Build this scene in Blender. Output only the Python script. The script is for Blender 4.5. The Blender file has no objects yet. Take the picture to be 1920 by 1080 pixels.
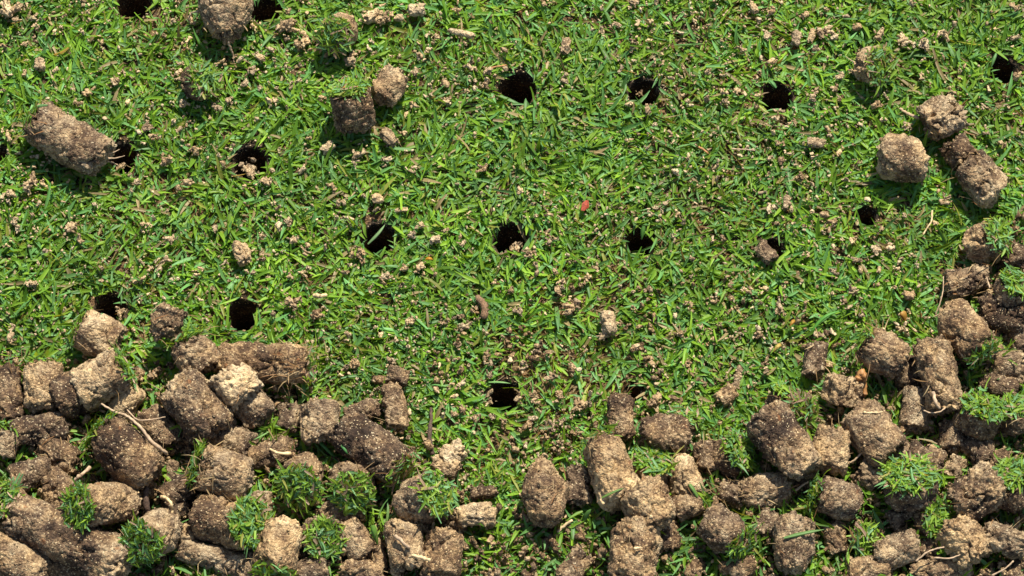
import bpy, math, random
import numpy as np
from mathutils import Vector

# ------------------------------------------------------------------ camera, sky, sun, exposure
SC = bpy.context.scene
TILT = math.radians(24.0)
DIST = 1.25
PXM = 0.0002                       # one photo pixel on the turf, in metres
cam_d = bpy.data.cameras.new('camera')
cam = bpy.data.objects.new('camera', cam_d)
SC.collection.objects.link(cam)
cam.location = (0, -DIST * math.sin(TILT), DIST * math.cos(TILT))
cam.rotation_euler = (TILT, 0, 0)
cam_d.sensor_width = 36
cam_d.lens = 36 * DIST / (1920 * PXM)
cam_d.clip_start = 0.05
cam_d.clip_end = 60
SC.camera = cam

SUN_EL, SUN_AZ = math.radians(57), math.radians(20)     # azimuth clockwise from +Y
w = bpy.data.worlds.new("World")
SC.world = w
w.use_nodes = True
nt = w.node_tree
nt.nodes.clear()
sky = nt.nodes.new('ShaderNodeTexSky')
sky.sky_type = 'NISHITA'
sky.sun_disc = False
sky.sun_elevation = SUN_EL
sky.sun_rotation = SUN_AZ
bgn = nt.nodes.new('ShaderNodeBackground')
bgn.inputs[1].default_value = 0.09
out = nt.nodes.new('ShaderNodeOutputWorld')
nt.links.new(sky.outputs[0], bgn.inputs[0])
nt.links.new(bgn.outputs[0], out.inputs[0])
sd = bpy.data.lights.new('sun', 'SUN')
sd.energy = 4.8
sd.angle = math.radians(0.5)
sd.color = (1.0, 0.945, 0.85)
sun = bpy.data.objects.new('sun', sd)
SC.collection.objects.link(sun)
sv = Vector((math.sin(SUN_AZ) * math.cos(SUN_EL), math.cos(SUN_AZ) * math.cos(SUN_EL), math.sin(SUN_EL)))
sun.rotation_euler = sv.to_track_quat('Z', 'Y').to_euler()
sun.location = sv * 3
SC.view_settings.view_transform = 'Standard'
SC.view_settings.look = 'None'
SC.view_settings.gamma = 1
SC.view_settings.exposure = 0.76

# ------------------------------------------------------------------ helpers
COL = SC.collection
rnd = random.Random(7)
RS = np.random.default_rng(11)
CR = np.array([1, 0, 0.]); CU = np.array([0, math.cos(TILT), math.sin(TILT)]); CB = np.array([0, -math.sin(TILT), math.cos(TILT)])
CP = np.array(cam.location)


def at(x, y, z=0.0):
    """photo pixel (1920x1080) -> world point at height z"""
    u = (x - 960) * PXM / DIST; v = (540 - y) * PXM / DIST
    d = CR * u + CU * v - CB
    k = (z - CP[2]) / d[2]
    return CP + d * k


def hsh(ix, iy, iz, seed):
    h = (ix.astype(np.int64) * 374761393 + iy.astype(np.int64) * 668265263 + iz.astype(np.int64) * 2147483647 + seed * 1274126177) & 0xffffffff
    h = ((h ^ (h >> 13)) * 1274126177) & 0xffffffff
    h = ((h ^ (h >> 16)) * 2246822519) & 0xffffffff
    h = h ^ (h >> 15)
    return (h & 0xffffff) / float(0xffffff)


def vn(P, seed=0):
    i = np.floor(P).astype(np.int64); f = P - i
    f = f * f * (3 - 2 * f)
    r = 0
    for dx in (0, 1):
        wx = f[:, 0] if dx else 1 - f[:, 0]
        for dy in (0, 1):
            wy = f[:, 1] if dy else 1 - f[:, 1]
            for dz in (0, 1):
                wz = f[:, 2] if dz else 1 - f[:, 2]
                r = r + wx * wy * wz * hsh(i[:, 0] + dx, i[:, 1] + dy, i[:, 2] + dz, seed)
    return r


def fbm(P, o=3, seed=0):
    r = 0; a = 1.; s = 0
    for k in range(o):
        r = r + a * vn(P * (2.03 ** k) + 17.3 * k, seed + k); s += a; a *= .5
    return r / s


def wor(P, seed=0):
    i = np.floor(P).astype(np.int64); b = np.full(len(P), 9.); b2 = np.full(len(P), 9.)
    for dx in (-1, 0, 1):
        for dy in (-1, 0, 1):
            for dz in (-1, 0, 1):
                c = i + np.array([dx, dy, dz])
                q = np.stack([c[:, k] + hsh(c[:, 0], c[:, 1], c[:, 2], seed + 31 * k) for k in range(3)], 1)
                d = ((q - P) ** 2).sum(1)
                b2 = np.minimum(b2, np.maximum(b, d)); b = np.minimum(b, d)
    return np.sqrt(b), np.sqrt(b2)


def mesh(name, V, Q=None, T=None, attrs=None, smooth=True, mat=None):
    me = bpy.data.meshes.new(name)
    nq = 0 if Q is None else len(Q); ntr = 0 if T is None else len(T)
    me.vertices.add(len(V)); me.vertices.foreach_set('co', np.asarray(V, np.float32).ravel())
    idx = []
    if nq: idx.append(np.asarray(Q).ravel())
    if ntr: idx.append(np.asarray(T).ravel())
    idx = np.concatenate(idx).astype(np.int32)
    me.loops.add(len(idx)); me.loops.foreach_set('vertex_index', idx)
    st = np.concatenate([np.arange(nq) * 4, nq * 4 + np.arange(ntr) * 3]).astype(np.int32)
    me.polygons.add(nq + ntr); me.polygons.foreach_set('loop_start', st)
    me.polygons.foreach_set('use_smooth', np.full(nq + ntr, smooth))
    me.update(calc_edges=True)
    for k, v in (attrs or {}).items():
        v = np.asarray(v, np.float32)
        if v.ndim == 1:
            a = me.attributes.new(k, 'FLOAT', 'POINT'); a.data.foreach_set('value', v)
        else:
            a = me.attributes.new(k, 'FLOAT_COLOR', 'POINT')
            a.data.foreach_set('color', np.concatenate([v, np.ones((len(v), 1), np.float32)], 1).ravel())
    if mat: me.materials.append(mat)
    return me


def link(name, data, loc=(0, 0, 0), parent=None, **props):
    o = bpy.data.objects.new(name, data)
    COL.objects.link(o); o.location = loc
    if parent is not None: o.parent = parent
    for k, v in props.items():
        if v: o[k] = v
    return o


# ------------------------------------------------------------------ materials
def new_mat(name):
    m = bpy.data.materials.new(name); m.use_nodes = True
    n = m.node_tree.nodes; n.clear()
    return m, n, m.node_tree.links


def N(n, t, **kw):
    x = n.new(t)
    for k, v in kw.items():
        if k.startswith('i_'):
            x.inputs[k[2:].replace('_', ' ')].default_value = v
        else: setattr(x, k, v)
    return x


def soil_material(name, ramp, coord='Object', attr=True, base=0.45, grain=0.65):
    """sandy humus: tone attribute -> colour ramp, grains from cells, pale quartz grains, bump"""
    m, n, L = new_mat(name)
    tc = N(n, 'ShaderNodeTexCoord')
    P = tc.outputs[coord]
    if attr:
        at_ = N(n, 'ShaderNodeAttribute', attribute_name='tone'); tone = at_.outputs['Fac']
    else:
        nz0 = N(n, 'ShaderNodeTexNoise'); nz0.inputs['Scale'].default_value = 60; nz0.inputs['Detail'].default_value = 6
        L.new(P, nz0.inputs['Vector'])
        mr = N(n, 'ShaderNodeMapRange'); mr.inputs['From Min'].default_value = .3; mr.inputs['From Max'].default_value = .7
        mr.inputs['To Min'].default_value = base - .25; mr.inputs['To Max'].default_value = base + .25
        L.new(nz0.outputs['Fac'], mr.inputs['Value']); tone = mr.outputs[0]
    v1 = N(n, 'ShaderNodeTexVoronoi'); v1.inputs['Scale'].default_value = 2300; L.new(P, v1.inputs['Vector'])
    v2 = N(n, 'ShaderNodeTexVoronoi'); v2.inputs['Scale'].default_value = 900; L.new(P, v2.inputs['Vector'])
    n1 = N(n, 'ShaderNodeTexNoise'); n1.inputs['Scale'].default_value = 260; n1.inputs['Detail'].default_value = 8
    n1.inputs['Roughness'].default_value = .7; L.new(P, n1.inputs['Vector'])
    s1 = N(n, 'ShaderNodeSeparateColor'); L.new(v1.outputs['Color'], s1.inputs[0])
    s2 = N(n, 'ShaderNodeSeparateColor'); L.new(v2.outputs['Color'], s2.inputs[0])

    def math_(op, a, b, c=None):
        x = N(n, 'ShaderNodeMath', operation=op)
        for i, q in enumerate((a, b) if c is None else (a, b, c)):
            if isinstance(q, (int, float)): x.inputs[i].default_value = q
            else: L.new(q, x.inputs[i])
        return x.outputs[0]
    t = math_('MULTIPLY_ADD', math_('SUBTRACT', s1.outputs[0], .5), .42 * grain, tone)
    t = math_('MULTIPLY_ADD', math_('SUBTRACT', s2.outputs[1], .5), .34 * grain, t)
    t = math_('MULTIPLY_ADD', math_('SUBTRACT', n1.outputs['Fac'], .5), .95, t)
    cr = N(n, 'ShaderNodeValToRGB'); L.new(t, cr.inputs[0])
    e = cr.color_ramp.elements
    while len(e) < len(ramp): e.new(.5)
    for i, (p, c) in enumerate(ramp):
        e[i].position = p; e[i].color = (*c, 1)
    # quartz grains: few pale cells
    g = math_('GREATER_THAN', s1.outputs[2], .95)
    mx = N(n, 'ShaderNodeMix', data_type='RGBA'); L.new(g, mx.inputs[0]); L.new(cr.outputs[0], mx.inputs[6])
    mx.inputs[7].default_value = (.50, .41, .27, 1)
    # dark specks
    g2 = math_('GREATER_THAN', s2.outputs[0], .93)
    mx2 = N(n, 'ShaderNodeMix', data_type='RGBA')
    L.new(math_('MULTIPLY', g2, .55), mx2.inputs[0]); L.new(mx.outputs[2], mx2.inputs[6]); mx2.inputs[7].default_value = (.045, .024, .013, 1)
    n3 = N(n, 'ShaderNodeTexNoise'); n3.inputs['Scale'].default_value = 130; n3.inputs['Detail'].default_value = 4; L.new(P, n3.inputs['Vector'])
    oi = N(n, 'ShaderNodeObjectInfo')
    f = math_('MULTIPLY_ADD', math_('SUBTRACT', n3.outputs['Fac'], .5), 3.0, math_('MULTIPLY_ADD', oi.outputs['Random'], .8, .15))
    f = math_('MINIMUM', math_('MAXIMUM', f, 0.), 1.)
    tn = N(n, 'ShaderNodeMix', data_type='RGBA'); L.new(f, tn.inputs[0])
    tn.inputs[6].default_value = (.96, .94, .87, 1); tn.inputs[7].default_value = (1.08, .94, .71, 1)
    n4 = N(n, 'ShaderNodeTexNoise'); n4.inputs['Scale'].default_value = 170; n4.inputs['Detail'].default_value = 3; L.new(P, n4.inputs['Vector'])
    rs_ = math_('MINIMUM', math_('MAXIMUM', math_('MULTIPLY', math_('SUBTRACT', n4.outputs['Fac'], .66), 9.), 0.), .75)
    mr_ = N(n, 'ShaderNodeMix', data_type='RGBA'); L.new(rs_, mr_.inputs[0]); L.new(mx2.outputs[2], mr_.inputs[6]); mr_.inputs[7].default_value = (.27, .115, .045, 1)
    mt = N(n, 'ShaderNodeMix', data_type='RGBA', blend_type='MULTIPLY'); mt.inputs[0].default_value = 1
    L.new(mr_.outputs[2], mt.inputs[6]); L.new(tn.outputs[2], mt.inputs[7])
    b = N(n, 'ShaderNodeBsdfPrincipled'); L.new(mt.outputs[2], b.inputs['Base Color'])
    b.inputs['Roughness'].default_value = .85; b.inputs['Specular IOR Level'].default_value = .3
    hgt = math_('ADD', math_('MULTIPLY', v1.outputs['Distance'], -.5), math_('MULTIPLY', v2.outputs['Distance'], -.9))
    hgt = math_('ADD', hgt, math_('MULTIPLY', n1.outputs['Fac'], 1.6))
    bp = N(n, 'ShaderNodeBump'); bp.inputs['Strength'].default_value = .9; bp.inputs['Distance'].default_value = .0008
    L.new(hgt, bp.inputs['Height']); L.new(bp.outputs[0], b.inputs['Normal'])
    o = N(n, 'ShaderNodeOutputMaterial'); L.new(b.outputs[0], o.inputs[0])
    return m


RAMP = [(0.0, (.030, .018, .011)), (.28, (.105, .067, .041)), (.50, (.250, .176, .107)), (.72, (.43, .330, .208)), (1.0, (.70, .57, .38))]
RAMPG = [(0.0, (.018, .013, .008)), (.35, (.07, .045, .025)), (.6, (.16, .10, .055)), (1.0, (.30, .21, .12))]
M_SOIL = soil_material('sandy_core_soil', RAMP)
M_GROUND = soil_material('thatch_soil', RAMPG, attr=False, base=.40)


def blade_material(name, gloss=.48, trans=.38, spec=.34):
    m, n, L = new_mat(name)
    a = N(n, 'ShaderNodeAttribute', attribute_name='bcol')
    tc = N(n, 'ShaderNodeTexCoord')
    nz = N(n, 'ShaderNodeTexNoise'); nz.inputs['Scale'].default_value = 350; L.new(tc.outputs['Object'], nz.inputs['Vector'])
    mr = N(n, 'ShaderNodeMapRange'); mr.inputs['To Min'].default_value = .80; mr.inputs['To Max'].default_value = 1.2
    L.new(nz.outputs['Fac'], mr.inputs['Value'])
    ml = N(n, 'ShaderNodeVectorMath', operation='SCALE'); L.new(a.outputs['Color'], ml.inputs[0]); L.new(mr.outputs[0], ml.inputs['Scale'])
    b = N(n, 'ShaderNodeBsdfPrincipled'); L.new(ml.outputs[0], b.inputs['Base Color'])
    b.inputs['Roughness'].default_value = gloss; b.inputs['Specular IOR Level'].default_value = spec
    tr = N(n, 'ShaderNodeBsdfTranslucent')
    tcl = N(n, 'ShaderNodeMix', data_type='RGBA', blend_type='MULTIPLY'); tcl.inputs[0].default_value = 1
    L.new(ml.outputs[0], tcl.inputs[6]); tcl.inputs[7].default_value = (1.7, 1.35, .45, 1)
    L.new(tcl.outputs[2], tr.inputs[0])
    mx = N(n, 'ShaderNodeMixShader'); mx.inputs[0].default_value = trans
    L.new(b.outputs[0], mx.inputs[1]); L.new(tr.outputs[0], mx.inputs[2])
    o = N(n, 'ShaderNodeOutputMaterial'); L.new(mx.outputs[0], o.inputs[0])
    return m


M_BLADE = blade_material('grass_blade')
M_STRAW = blade_material('straw', .6, .12, .3)


def plain(name, col, rough=.7, scale=700, var=.35):
    m, n, L = new_mat(name)
    tc = N(n, 'ShaderNodeTexCoord')
    nz = N(n, 'ShaderNodeTexNoise'); nz.inputs['Scale'].default_value = scale; nz.inputs['Detail'].default_value = 5
    L.new(tc.outputs['Object'], nz.inputs['Vector'])
    cr = N(n, 'ShaderNodeValToRGB'); L.new(nz.outputs['Fac'], cr.inputs[0])
    cr.color_ramp.elements[0].position = .3; cr.color_ramp.elements[1].position = .7
    cr.color_ramp.elements[0].color = (*[c * (1 - var) for c in col], 1)
    cr.color_ramp.elements[1].color = (*[min(.8, c * (1 + var)) for c in col], 1)
    b = N(n, 'ShaderNodeBsdfPrincipled'); L.new(cr.outputs[0], b.inputs['Base Color']); b.inputs['Roughness'].default_value = rough
    bp = N(n, 'ShaderNodeBump'); bp.inputs['Distance'].default_value = .0002; L.new(nz.outputs['Fac'], bp.inputs['Height']); L.new(bp.outputs[0], b.inputs['Normal'])
    o = N(n, 'ShaderNodeOutputMaterial'); L.new(b.outputs[0], o.inputs[0])
    return m


M_ROOT = plain('pale_root', (.42, .29, .17))
M_DROOT = plain('dark_root', (.075, .045, .028), .9, 1500, .6)
M_RED = plain('red_leaf', (.26, .035, .008), .7, 1500, .5)
M_ORANGE = plain('orange_brown', (.36, .17, .05), .6)
M_SEED = plain('seed_husk', (.62, .44, .22), .6)


# ------------------------------------------------------------------ shapes
def clod(L, D, seed, res=.0006, sq=8., rough=1., cuts=2, bend=0., taper=0., warp=1., waist=0., pitted=0., cp=0., cn=0.):
    """rough cylinder of soil along +X, length L, diameter D; returns V,Q,T, x parameter, fine height"""
    a, R = L / 2, D / 2
    ph = np.linspace(-math.pi / 2, math.pi / 2, 400)
    X = np.sign(np.sin(ph)) * np.abs(np.sin(ph)) ** (2 / sq) * a
    Y = np.abs(np.cos(ph)) ** (2 / sq) * R
    s = np.concatenate([[0], np.cumsum(np.hypot(np.diff(X), np.diff(Y)))])
    nr = max(8, int(s[-1] / res)); nu = max(10, int(math.pi * D / res))
    si = np.linspace(0, s[-1], nr + 1)
    xr = np.interp(si, s, X)[1:-1]; rr = np.interp(si, s, Y)[1:-1]
    u = np.linspace(0, 2 * math.pi, nu, endpoint=False)
    U, XX = np.meshgrid(u, xr); RR = np.repeat(rr[:, None], nu, 1)
    V = np.stack([XX.ravel(), (RR * np.cos(U)).ravel(), (RR * np.sin(U)).ravel()], 1)
    V = np.concatenate([V, [[-a, 0, 0], [a, 0, 0]]])
    x0 = V[:, 0] / a
    nx = np.sign(V[:, 0]) * np.abs(V[:, 0] / a) ** (sq - 1) / a
    rad = np.hypot(V[:, 1], V[:, 2]); rn = (rad / R) ** (sq - 1) / R
    nn = np.stack([nx, rn * V[:, 1] / (rad + 1e-9), rn * V[:, 2] / (rad + 1e-9)], 1)
    nn /= np.linalg.norm(nn, axis=1)[:, None] + 1e-12
    rg = random.Random(seed)
    off = np.array([rg.uniform(-50, 50) for _ in range(3)])
    # big shape
    V[:, 1:] *= (1 - taper * x0)[:, None]
    V[:, 1:] *= (1 - cp * np.clip(x0, 0, 1) ** 1.2 - cn * np.clip(-x0, 0, 1) ** 1.2)[:, None]
    if waist: V[:, 1:] *= (1 - waist * np.exp(-(x0 * 3.2 + rg.uniform(-.5, .5)) ** 2))[:, None]
    for k in range(cuts if L < .008 else max(0, cuts - 1)):
        d = np.array([rg.uniform(-1, 1) * 1.3, rg.uniform(-1, 1), rg.uniform(-1, 1)]); d /= np.linalg.norm(d)
        sup = math.hypot(a * d[0], R * math.hypot(d[1], d[2])) if abs(d[0]) < .8 else a
        lim = sup * (rg.uniform(.78, .95) if L < .008 else rg.uniform(.82, .96))
        ex = np.maximum(0, V @ d - lim)
        V -= d * (ex * .92)[:, None]
    Rm = min(R, a)
    low = fbm(V / (Rm * 1.1) + off, 3, seed) - .5
    V += nn * (low * Rm * (.60 if L < .008 else .24) * warp)[:, None]
    mid = fbm(V / .0046 + off, 2, seed + 2) - .5
    V += nn * (mid * .0017 * min(1., Rm / .006))[:, None]
    if L > .006:                                   # torn end faces
        e1, e2 = wor(V / .0034 + off, seed + 17)
        V[:, 0] += np.sign(V[:, 0]) * np.clip((np.abs(x0) - .8) * 5, 0, 1) * (-e1 * .0022 + .0006)
    if bend: V[:, 2] += bend * (x0 ** 2) * R
    # crumb structure
    f1, f2 = wor(V / .0042 + off, seed + 5)
    g1, g2 = wor(V / .0017 + off, seed + 9)
    mask = np.clip((fbm(V / .006 + off * 2, 2, seed + 3) - .38) * 4, .12, 1)
    crk = fbm(V / .0075 - off, 2, seed + 21) - .5
    crack = np.exp(-(crk / .02) ** 2)
    h = (-.0009 * f1 * mask - .00120 * g1 * (0.5 + mask) - .0021 * crack * (mask + .25)) * rough
    h += (fbm(V / .0010 + off, 2, seed + 13) - .5) * .0010 * rough
    if pitted:
        p1, _ = wor(V / .0075 + off, seed + 77)
        h -= pitted * .0035 * np.clip(1 - p1 / .42, 0, 1)
    h *= min(1., Rm / .005)
    if L > .008: h *= .62 + .70 * np.clip((np.abs(x0) - .72) * 6, 0, 1)
    V += nn * h[:, None]
    m = (nr - 1)
    idx = np.arange(m * nu).reshape(m, nu)
    i0 = idx[:-1]; i1 = idx[1:]
    Q = np.stack([i0, np.roll(i0, -1, 1), np.roll(i1, -1, 1), i1], -1).reshape(-1, 4)[:, ::-1]
    p0, p1 = m * nu, m * nu + 1
    T = np.concatenate([np.stack([np.full(nu, p0), idx[0], np.roll(idx[0], -1)], 1)[:, ::-1],
                        np.stack([np.full(nu, p1), np.roll(idx[-1], -1), idx[-1]], 1)[:, ::-1]])
    return V, Q, T, x0, off


def frame_of(a, e, roll=0.):
    """3x3 matrix whose first column is the axis: image angle a (deg, ccw), elevation e (deg) above the turf"""
    a, e = math.radians(a), math.radians(e)
    ax = np.array([math.cos(a) * math.cos(e), math.sin(a) * math.cos(e), math.sin(e)])
    up = np.array([0, 0, 1.]) if abs(ax[2]) < .98 else np.array([0, 1., 0])
    y = np.cross(up, ax); y /= np.linalg.norm(y); z = np.cross(ax, y)
    r = math.radians(roll)
    y2 = y * math.cos(r) + z * math.sin(r); z2 = np.cross(ax, y2)
    return np.stack([ax, y2, z2], 1)


def blades(P, az, el, ln, wd, bend, col, tipcol=None, seg=3, side=None, mown=None):
    """N folded blades as one mesh array set. P root, az/el start direction, bend = droop in radians over the length"""
    n = len(P)
    d0 = np.stack([np.cos(az) * np.cos(el), np.sin(az) * np.cos(el), np.sin(el)], 1)
    return blades_dir(P, d0, ln, wd, bend, col, tipcol, seg, mown)


def blades_dir(P, d0, ln, wd, bend, col, tipcol=None, seg=3, mown=None, upv=None):
    n = len(P)
    rs = np.random.default_rng(int(abs(P[0, 0]) * 1e7) % 99991 + n)
    zz = np.array([0, 0, 1.]) if upv is None else np.asarray(upv)
    sd_ = np.cross(d0, zz + rs.normal(0, .35, (n, 3))); sd_ /= np.linalg.norm(sd_, axis=1)[:, None] + 1e-9
    nr_ = np.cross(sd_, d0)                       # blade upper normal
    # twist
    tw = rs.normal(0, .38, n)
    s2 = sd_ * np.cos(tw)[:, None] + nr_ * np.sin(tw)[:, None]
    n2 = np.cross(s2, d0)
    sb = rs.normal(0, .35, n)                      # sideways curve
    prof = np.interp(np.linspace(0, 1, seg + 1), [0, .3, .65, 1], [.6, 1., .74, .10])
    W = np.repeat(prof[None], n, 0)
    if mown is not None:
        W[:, -1] = np.where(mown, .5, W[:, -1])
    cur = P.copy(); pts = []
    step = ln / seg
    d = d0.copy()
    V = np.zeros((n, seg + 1, 3, 3)); C = np.zeros((n, seg + 1, 3, 3))
    tip = col if tipcol is None else tipcol
    for k in range(seg + 1):
        t = k / seg
        wk = (wd * W[:, k] * .5)[:, None]
        V[:, k, 0] = cur - s2 * wk + n2 * wk * .45
        V[:, k, 1] = cur
        V[:, k, 2] = cur + s2 * wk + n2 * wk * .45
        c = col * (1 - t) + tip * t
        C[:, k, 0] = c; C[:, k, 1] = c * .86; C[:, k, 2] = c
        if k < seg:
            ang = (bend / seg)[:, None]
            d = d - n2 * ang + s2 * (sb / seg)[:, None]
            d /= np.linalg.norm(d, axis=1)[:, None]
            n2 = np.cross(s2, d)
            cur = cur + d * step[:, None]
    V = V.reshape(-1, 3); C = C.reshape(-1, 3)
    base = (np.arange(n) * (seg + 1) * 3)[:, None]
    q = []
    for k in range(seg):
        for j in (0, 1):
            q.append([k * 3 + j, k * 3 + j + 1, (k + 1) * 3 + j + 1, (k + 1) * 3 + j])
    Q = (base[:, None] + np.array(q)[None]).reshape(-1, 4)
    return V, Q, C


G_DARK = np.array([.048, .140, .010]); G_MID = np.array([.116, .275, .018]); G_LITE = np.array([.265, .465, .032])
G_BLUE = np.array([.118, .298, .080]); G_YEL = np.array([.30, .33, .05]); G_STRAW = np.array([.42, .31, .15]); G_BRN = np.array([.22, .10, .03])


def grass_cols(n, rs, fresh=1., dry=.03, patch=None):
    r = rs.random(n)[:, None]; r2 = rs.random(n)[:, None]
    c = G_DARK * (1 - r) + G_MID * r
    b = rs.random(n)[:, None]
    c = np.where(b < .30, G_BLUE * (.7 + .7 * r2), c)
    c = np.where((b > .52), (G_MID * (1 - r2) + G_LITE * r2) * (.75 + .35 * r), c)
    y = rs.random(n)[:, None]
    c = np.where(y < .035 * fresh, G_YEL * (.6 + .5 * r2), c)
    c = np.where(y > 1 - dry, G_STRAW * (.5 + .6 * r2), c)
    if patch is not None:
        c = c * (1 + .35 * (patch[:, None] - .5))
    return c


def tube(pts, radii, nu=7, seed=0, jit=.12):
    pts = np.array(pts, float); rs = np.random.default_rng(seed + 3)
    # smooth resample (Catmull-Rom)
    pp = np.vstack([2 * pts[0] - pts[1], pts, 2 * pts[-1] - pts[-2]])
    rr = np.concatenate([[radii[0]], radii, [radii[-1]]]) if hasattr(radii, '__len__') else np.full(len(pp), radii)
    outp, outr = [], []
    for i in range(1, len(pp) - 2):
        for t in np.linspace(0, 1, 7)[:-1]:
            p = .5 * ((2 * pp[i]) + (-pp[i - 1] + pp[i + 1]) * t + (2 * pp[i - 1] - 5 * pp[i] + 4 * pp[i + 1] - pp[i + 2]) * t * t + (-pp[i - 1] + 3 * pp[i] - 3 * pp[i + 1] + pp[i + 2]) * t ** 3)
            outp.append(p); outr.append(rr[i] * (1 - t) + rr[i + 1] * t)
    outp.append(pp[-2]); outr.append(rr[-2])
    P = np.array(outp); r = np.array(outr) * (1 + rs.normal(0, jit, len(outp)))
    P += rs.normal(0, 1, P.shape) * (r * .18)[:, None]
    T_ = np.gradient(P, axis=0); T_ /= np.linalg.norm(T_, axis=1)[:, None] + 1e-12
    ref = np.array([.3, .2, .93]); A = np.cross(T_, ref); A /= np.linalg.norm(A, axis=1)[:, None]; B = np.cross(T_, A)
    u = np.linspace(0, 2 * math.pi, nu, endpoint=False)
    V = P[:, None] + (A[:, None] * np.cos(u)[None, :, None] + B[:, None] * np.sin(u)[None, :, None]) * r[:, None, None]
    m = len(P); V = V.reshape(-1, 3)
    V = np.concatenate([V, [P[0] - T_[0] * r[0] * .6, P[-1] + T_[-1] * r[-1] * .6]])
    idx = np.arange(m * nu).reshape(m, nu)
    Q = np.stack([idx[:-1], np.roll(idx[:-1], -1, 1), np.roll(idx[1:], -1, 1), idx[1:]], -1).reshape(-1, 4)
    T = np.concatenate([np.stack([np.full(nu, m * nu), np.roll(idx[0], -1), idx[0]], 1), np.stack([np.full(nu, m * nu + 1), idx[-1], np.roll(idx[-1], -1)], 1)])
    return V, Q, T


def join(parts):
    Vs, Qs, Ts, o = [], [], [], 0
    for V, Q, T in parts:
        Vs.append(V); Qs.append(Q + o); Ts.append(T + o); o += len(V)
    return np.concatenate(Vs), np.concatenate(Qs), np.concatenate(Ts)


# ------------------------------------------------------------------ ground with punched holes
# x, y, radius in photo pixels, label
HOLES = [
    (250, 6, 33, 'round black core hole cut by the top edge, left of the wedge-shaped core', 0),
    (497, 18, 30, 'black core hole touching the right side of the wedge-shaped core at the top edge', 0),
    (970, 163, 35, 'wide clean black core hole in open turf, upper middle', 0),
    (1206, 170, 29, 'black core hole crossed by a thin bridge of soil crumbs, upper middle', 2),
    (1457, 179, 30, 'clean dark core hole in the turf with pale crumbs on its lower rim, upper right', 0),
    (1878, 127, 27, 'dark core hole near the top right corner, a blade leaning over its left rim', 0),
    (228, 292, 29, 'core hole beside the lower end of the long isolated core, roots hanging over it', 1),
    (469, 303, 33, 'core hole with sandy crumbs spilling down its lower side, upper left', 1),
    (-4, 290, 16, 'sliver of a dark core hole cut by the left edge of the photo', 0),
    (708, 446, 31, 'dark core hole with one pale curved blade lying across it', 0),
    (957, 446, 33, 'dark core hole with brown crumbs heaped along its lower rim, mid photo', 1),
    (1200, 450, 28, 'dark core hole with a single broad blade hanging in from above', 0),
    (1446, 468, 25, 'half covered core hole behind a reddish brown crumb', 0),
    (1622, 405, 21, 'small shaded core hole among grass, left of the broken core with the pale end', 0),
    (205, 576, 28, 'small black core hole directly above a round pale core', 0),
    (455, 589, 29, 'black core hole with dry brown grass bent over its left rim', 0),
    (943, 741, 31, 'lowest open core hole, brown crumbs on its lower left side', 1),
    (1188, 734, 17, 'narrow dark slit of a nearly closed core hole above a small upright core', 0),
]
holes = []
for (x, y, r, lab, k) in HOLES:
    p = at(x, y, .0015)
    holes.append((p[0], p[1], r * PXM * 1.04, lab, k))
HX = np.array([[h[0], h[1], h[2]] for h in holes])


def hole_d(P):
    """distance to the nearest hole axis divided by its radius"""
    d = np.hypot(P[:, None, 0] - HX[None, :, 0], (P[:, None, 1] - HX[None, :, 1]) / 1.06) / HX[None, :, 2]
    return d.min(1)


def ground_z(P):
    Q_ = np.concatenate([P[:, :2], np.zeros((len(P), 1))], 1)
    return (fbm(Q_ / .035, 2, 4) - .5) * .003


def axis_coords(lo, hi, step, far):
    c = list(np.arange(lo, hi + step * .5, step)); s = step; x = c[-1]
    while x < far: s *= 1.35; x += s; c.append(x)
    s = step; x = c[0]; pre = []
    while x > -far: s *= 1.35; x -= s; pre.append(x)
    return np.array(pre[::-1] + c)


gx = axis_coords(-.25, .25, .0012, 6.); gy = axis_coords(-.16, .19, .0012, 6.)
X_, Y_ = np.meshgrid(gx, gy)
GP = np.stack([X_.ravel(), Y_.ravel(), np.zeros(X_.size)], 1)
near = (np.abs(GP[:, 0]) < .3) & (np.abs(GP[:, 1]) < .25)
GP[:, 2] = ground_z(GP)
GP[near, 2] += (fbm(GP[near] / .003, 3, 8) - .5) * .0016
hd = hole_d(GP)
GP[:, 2] -= np.where(hd < 1.6, .0004, 0)
idx = np.arange(X_.size).reshape(X_.shape)
GQ = np.stack([idx[:-1, :-1], idx[:-1, 1:], idx[1:, 1:], idx[1:, :-1]], -1).reshape(-1, 4)
GQ = GQ[~(hd[GQ] < 1.02).any(1)]
link('ground', mesh('ground', GP, GQ, mat=M_GROUND), kind='structure')

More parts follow.
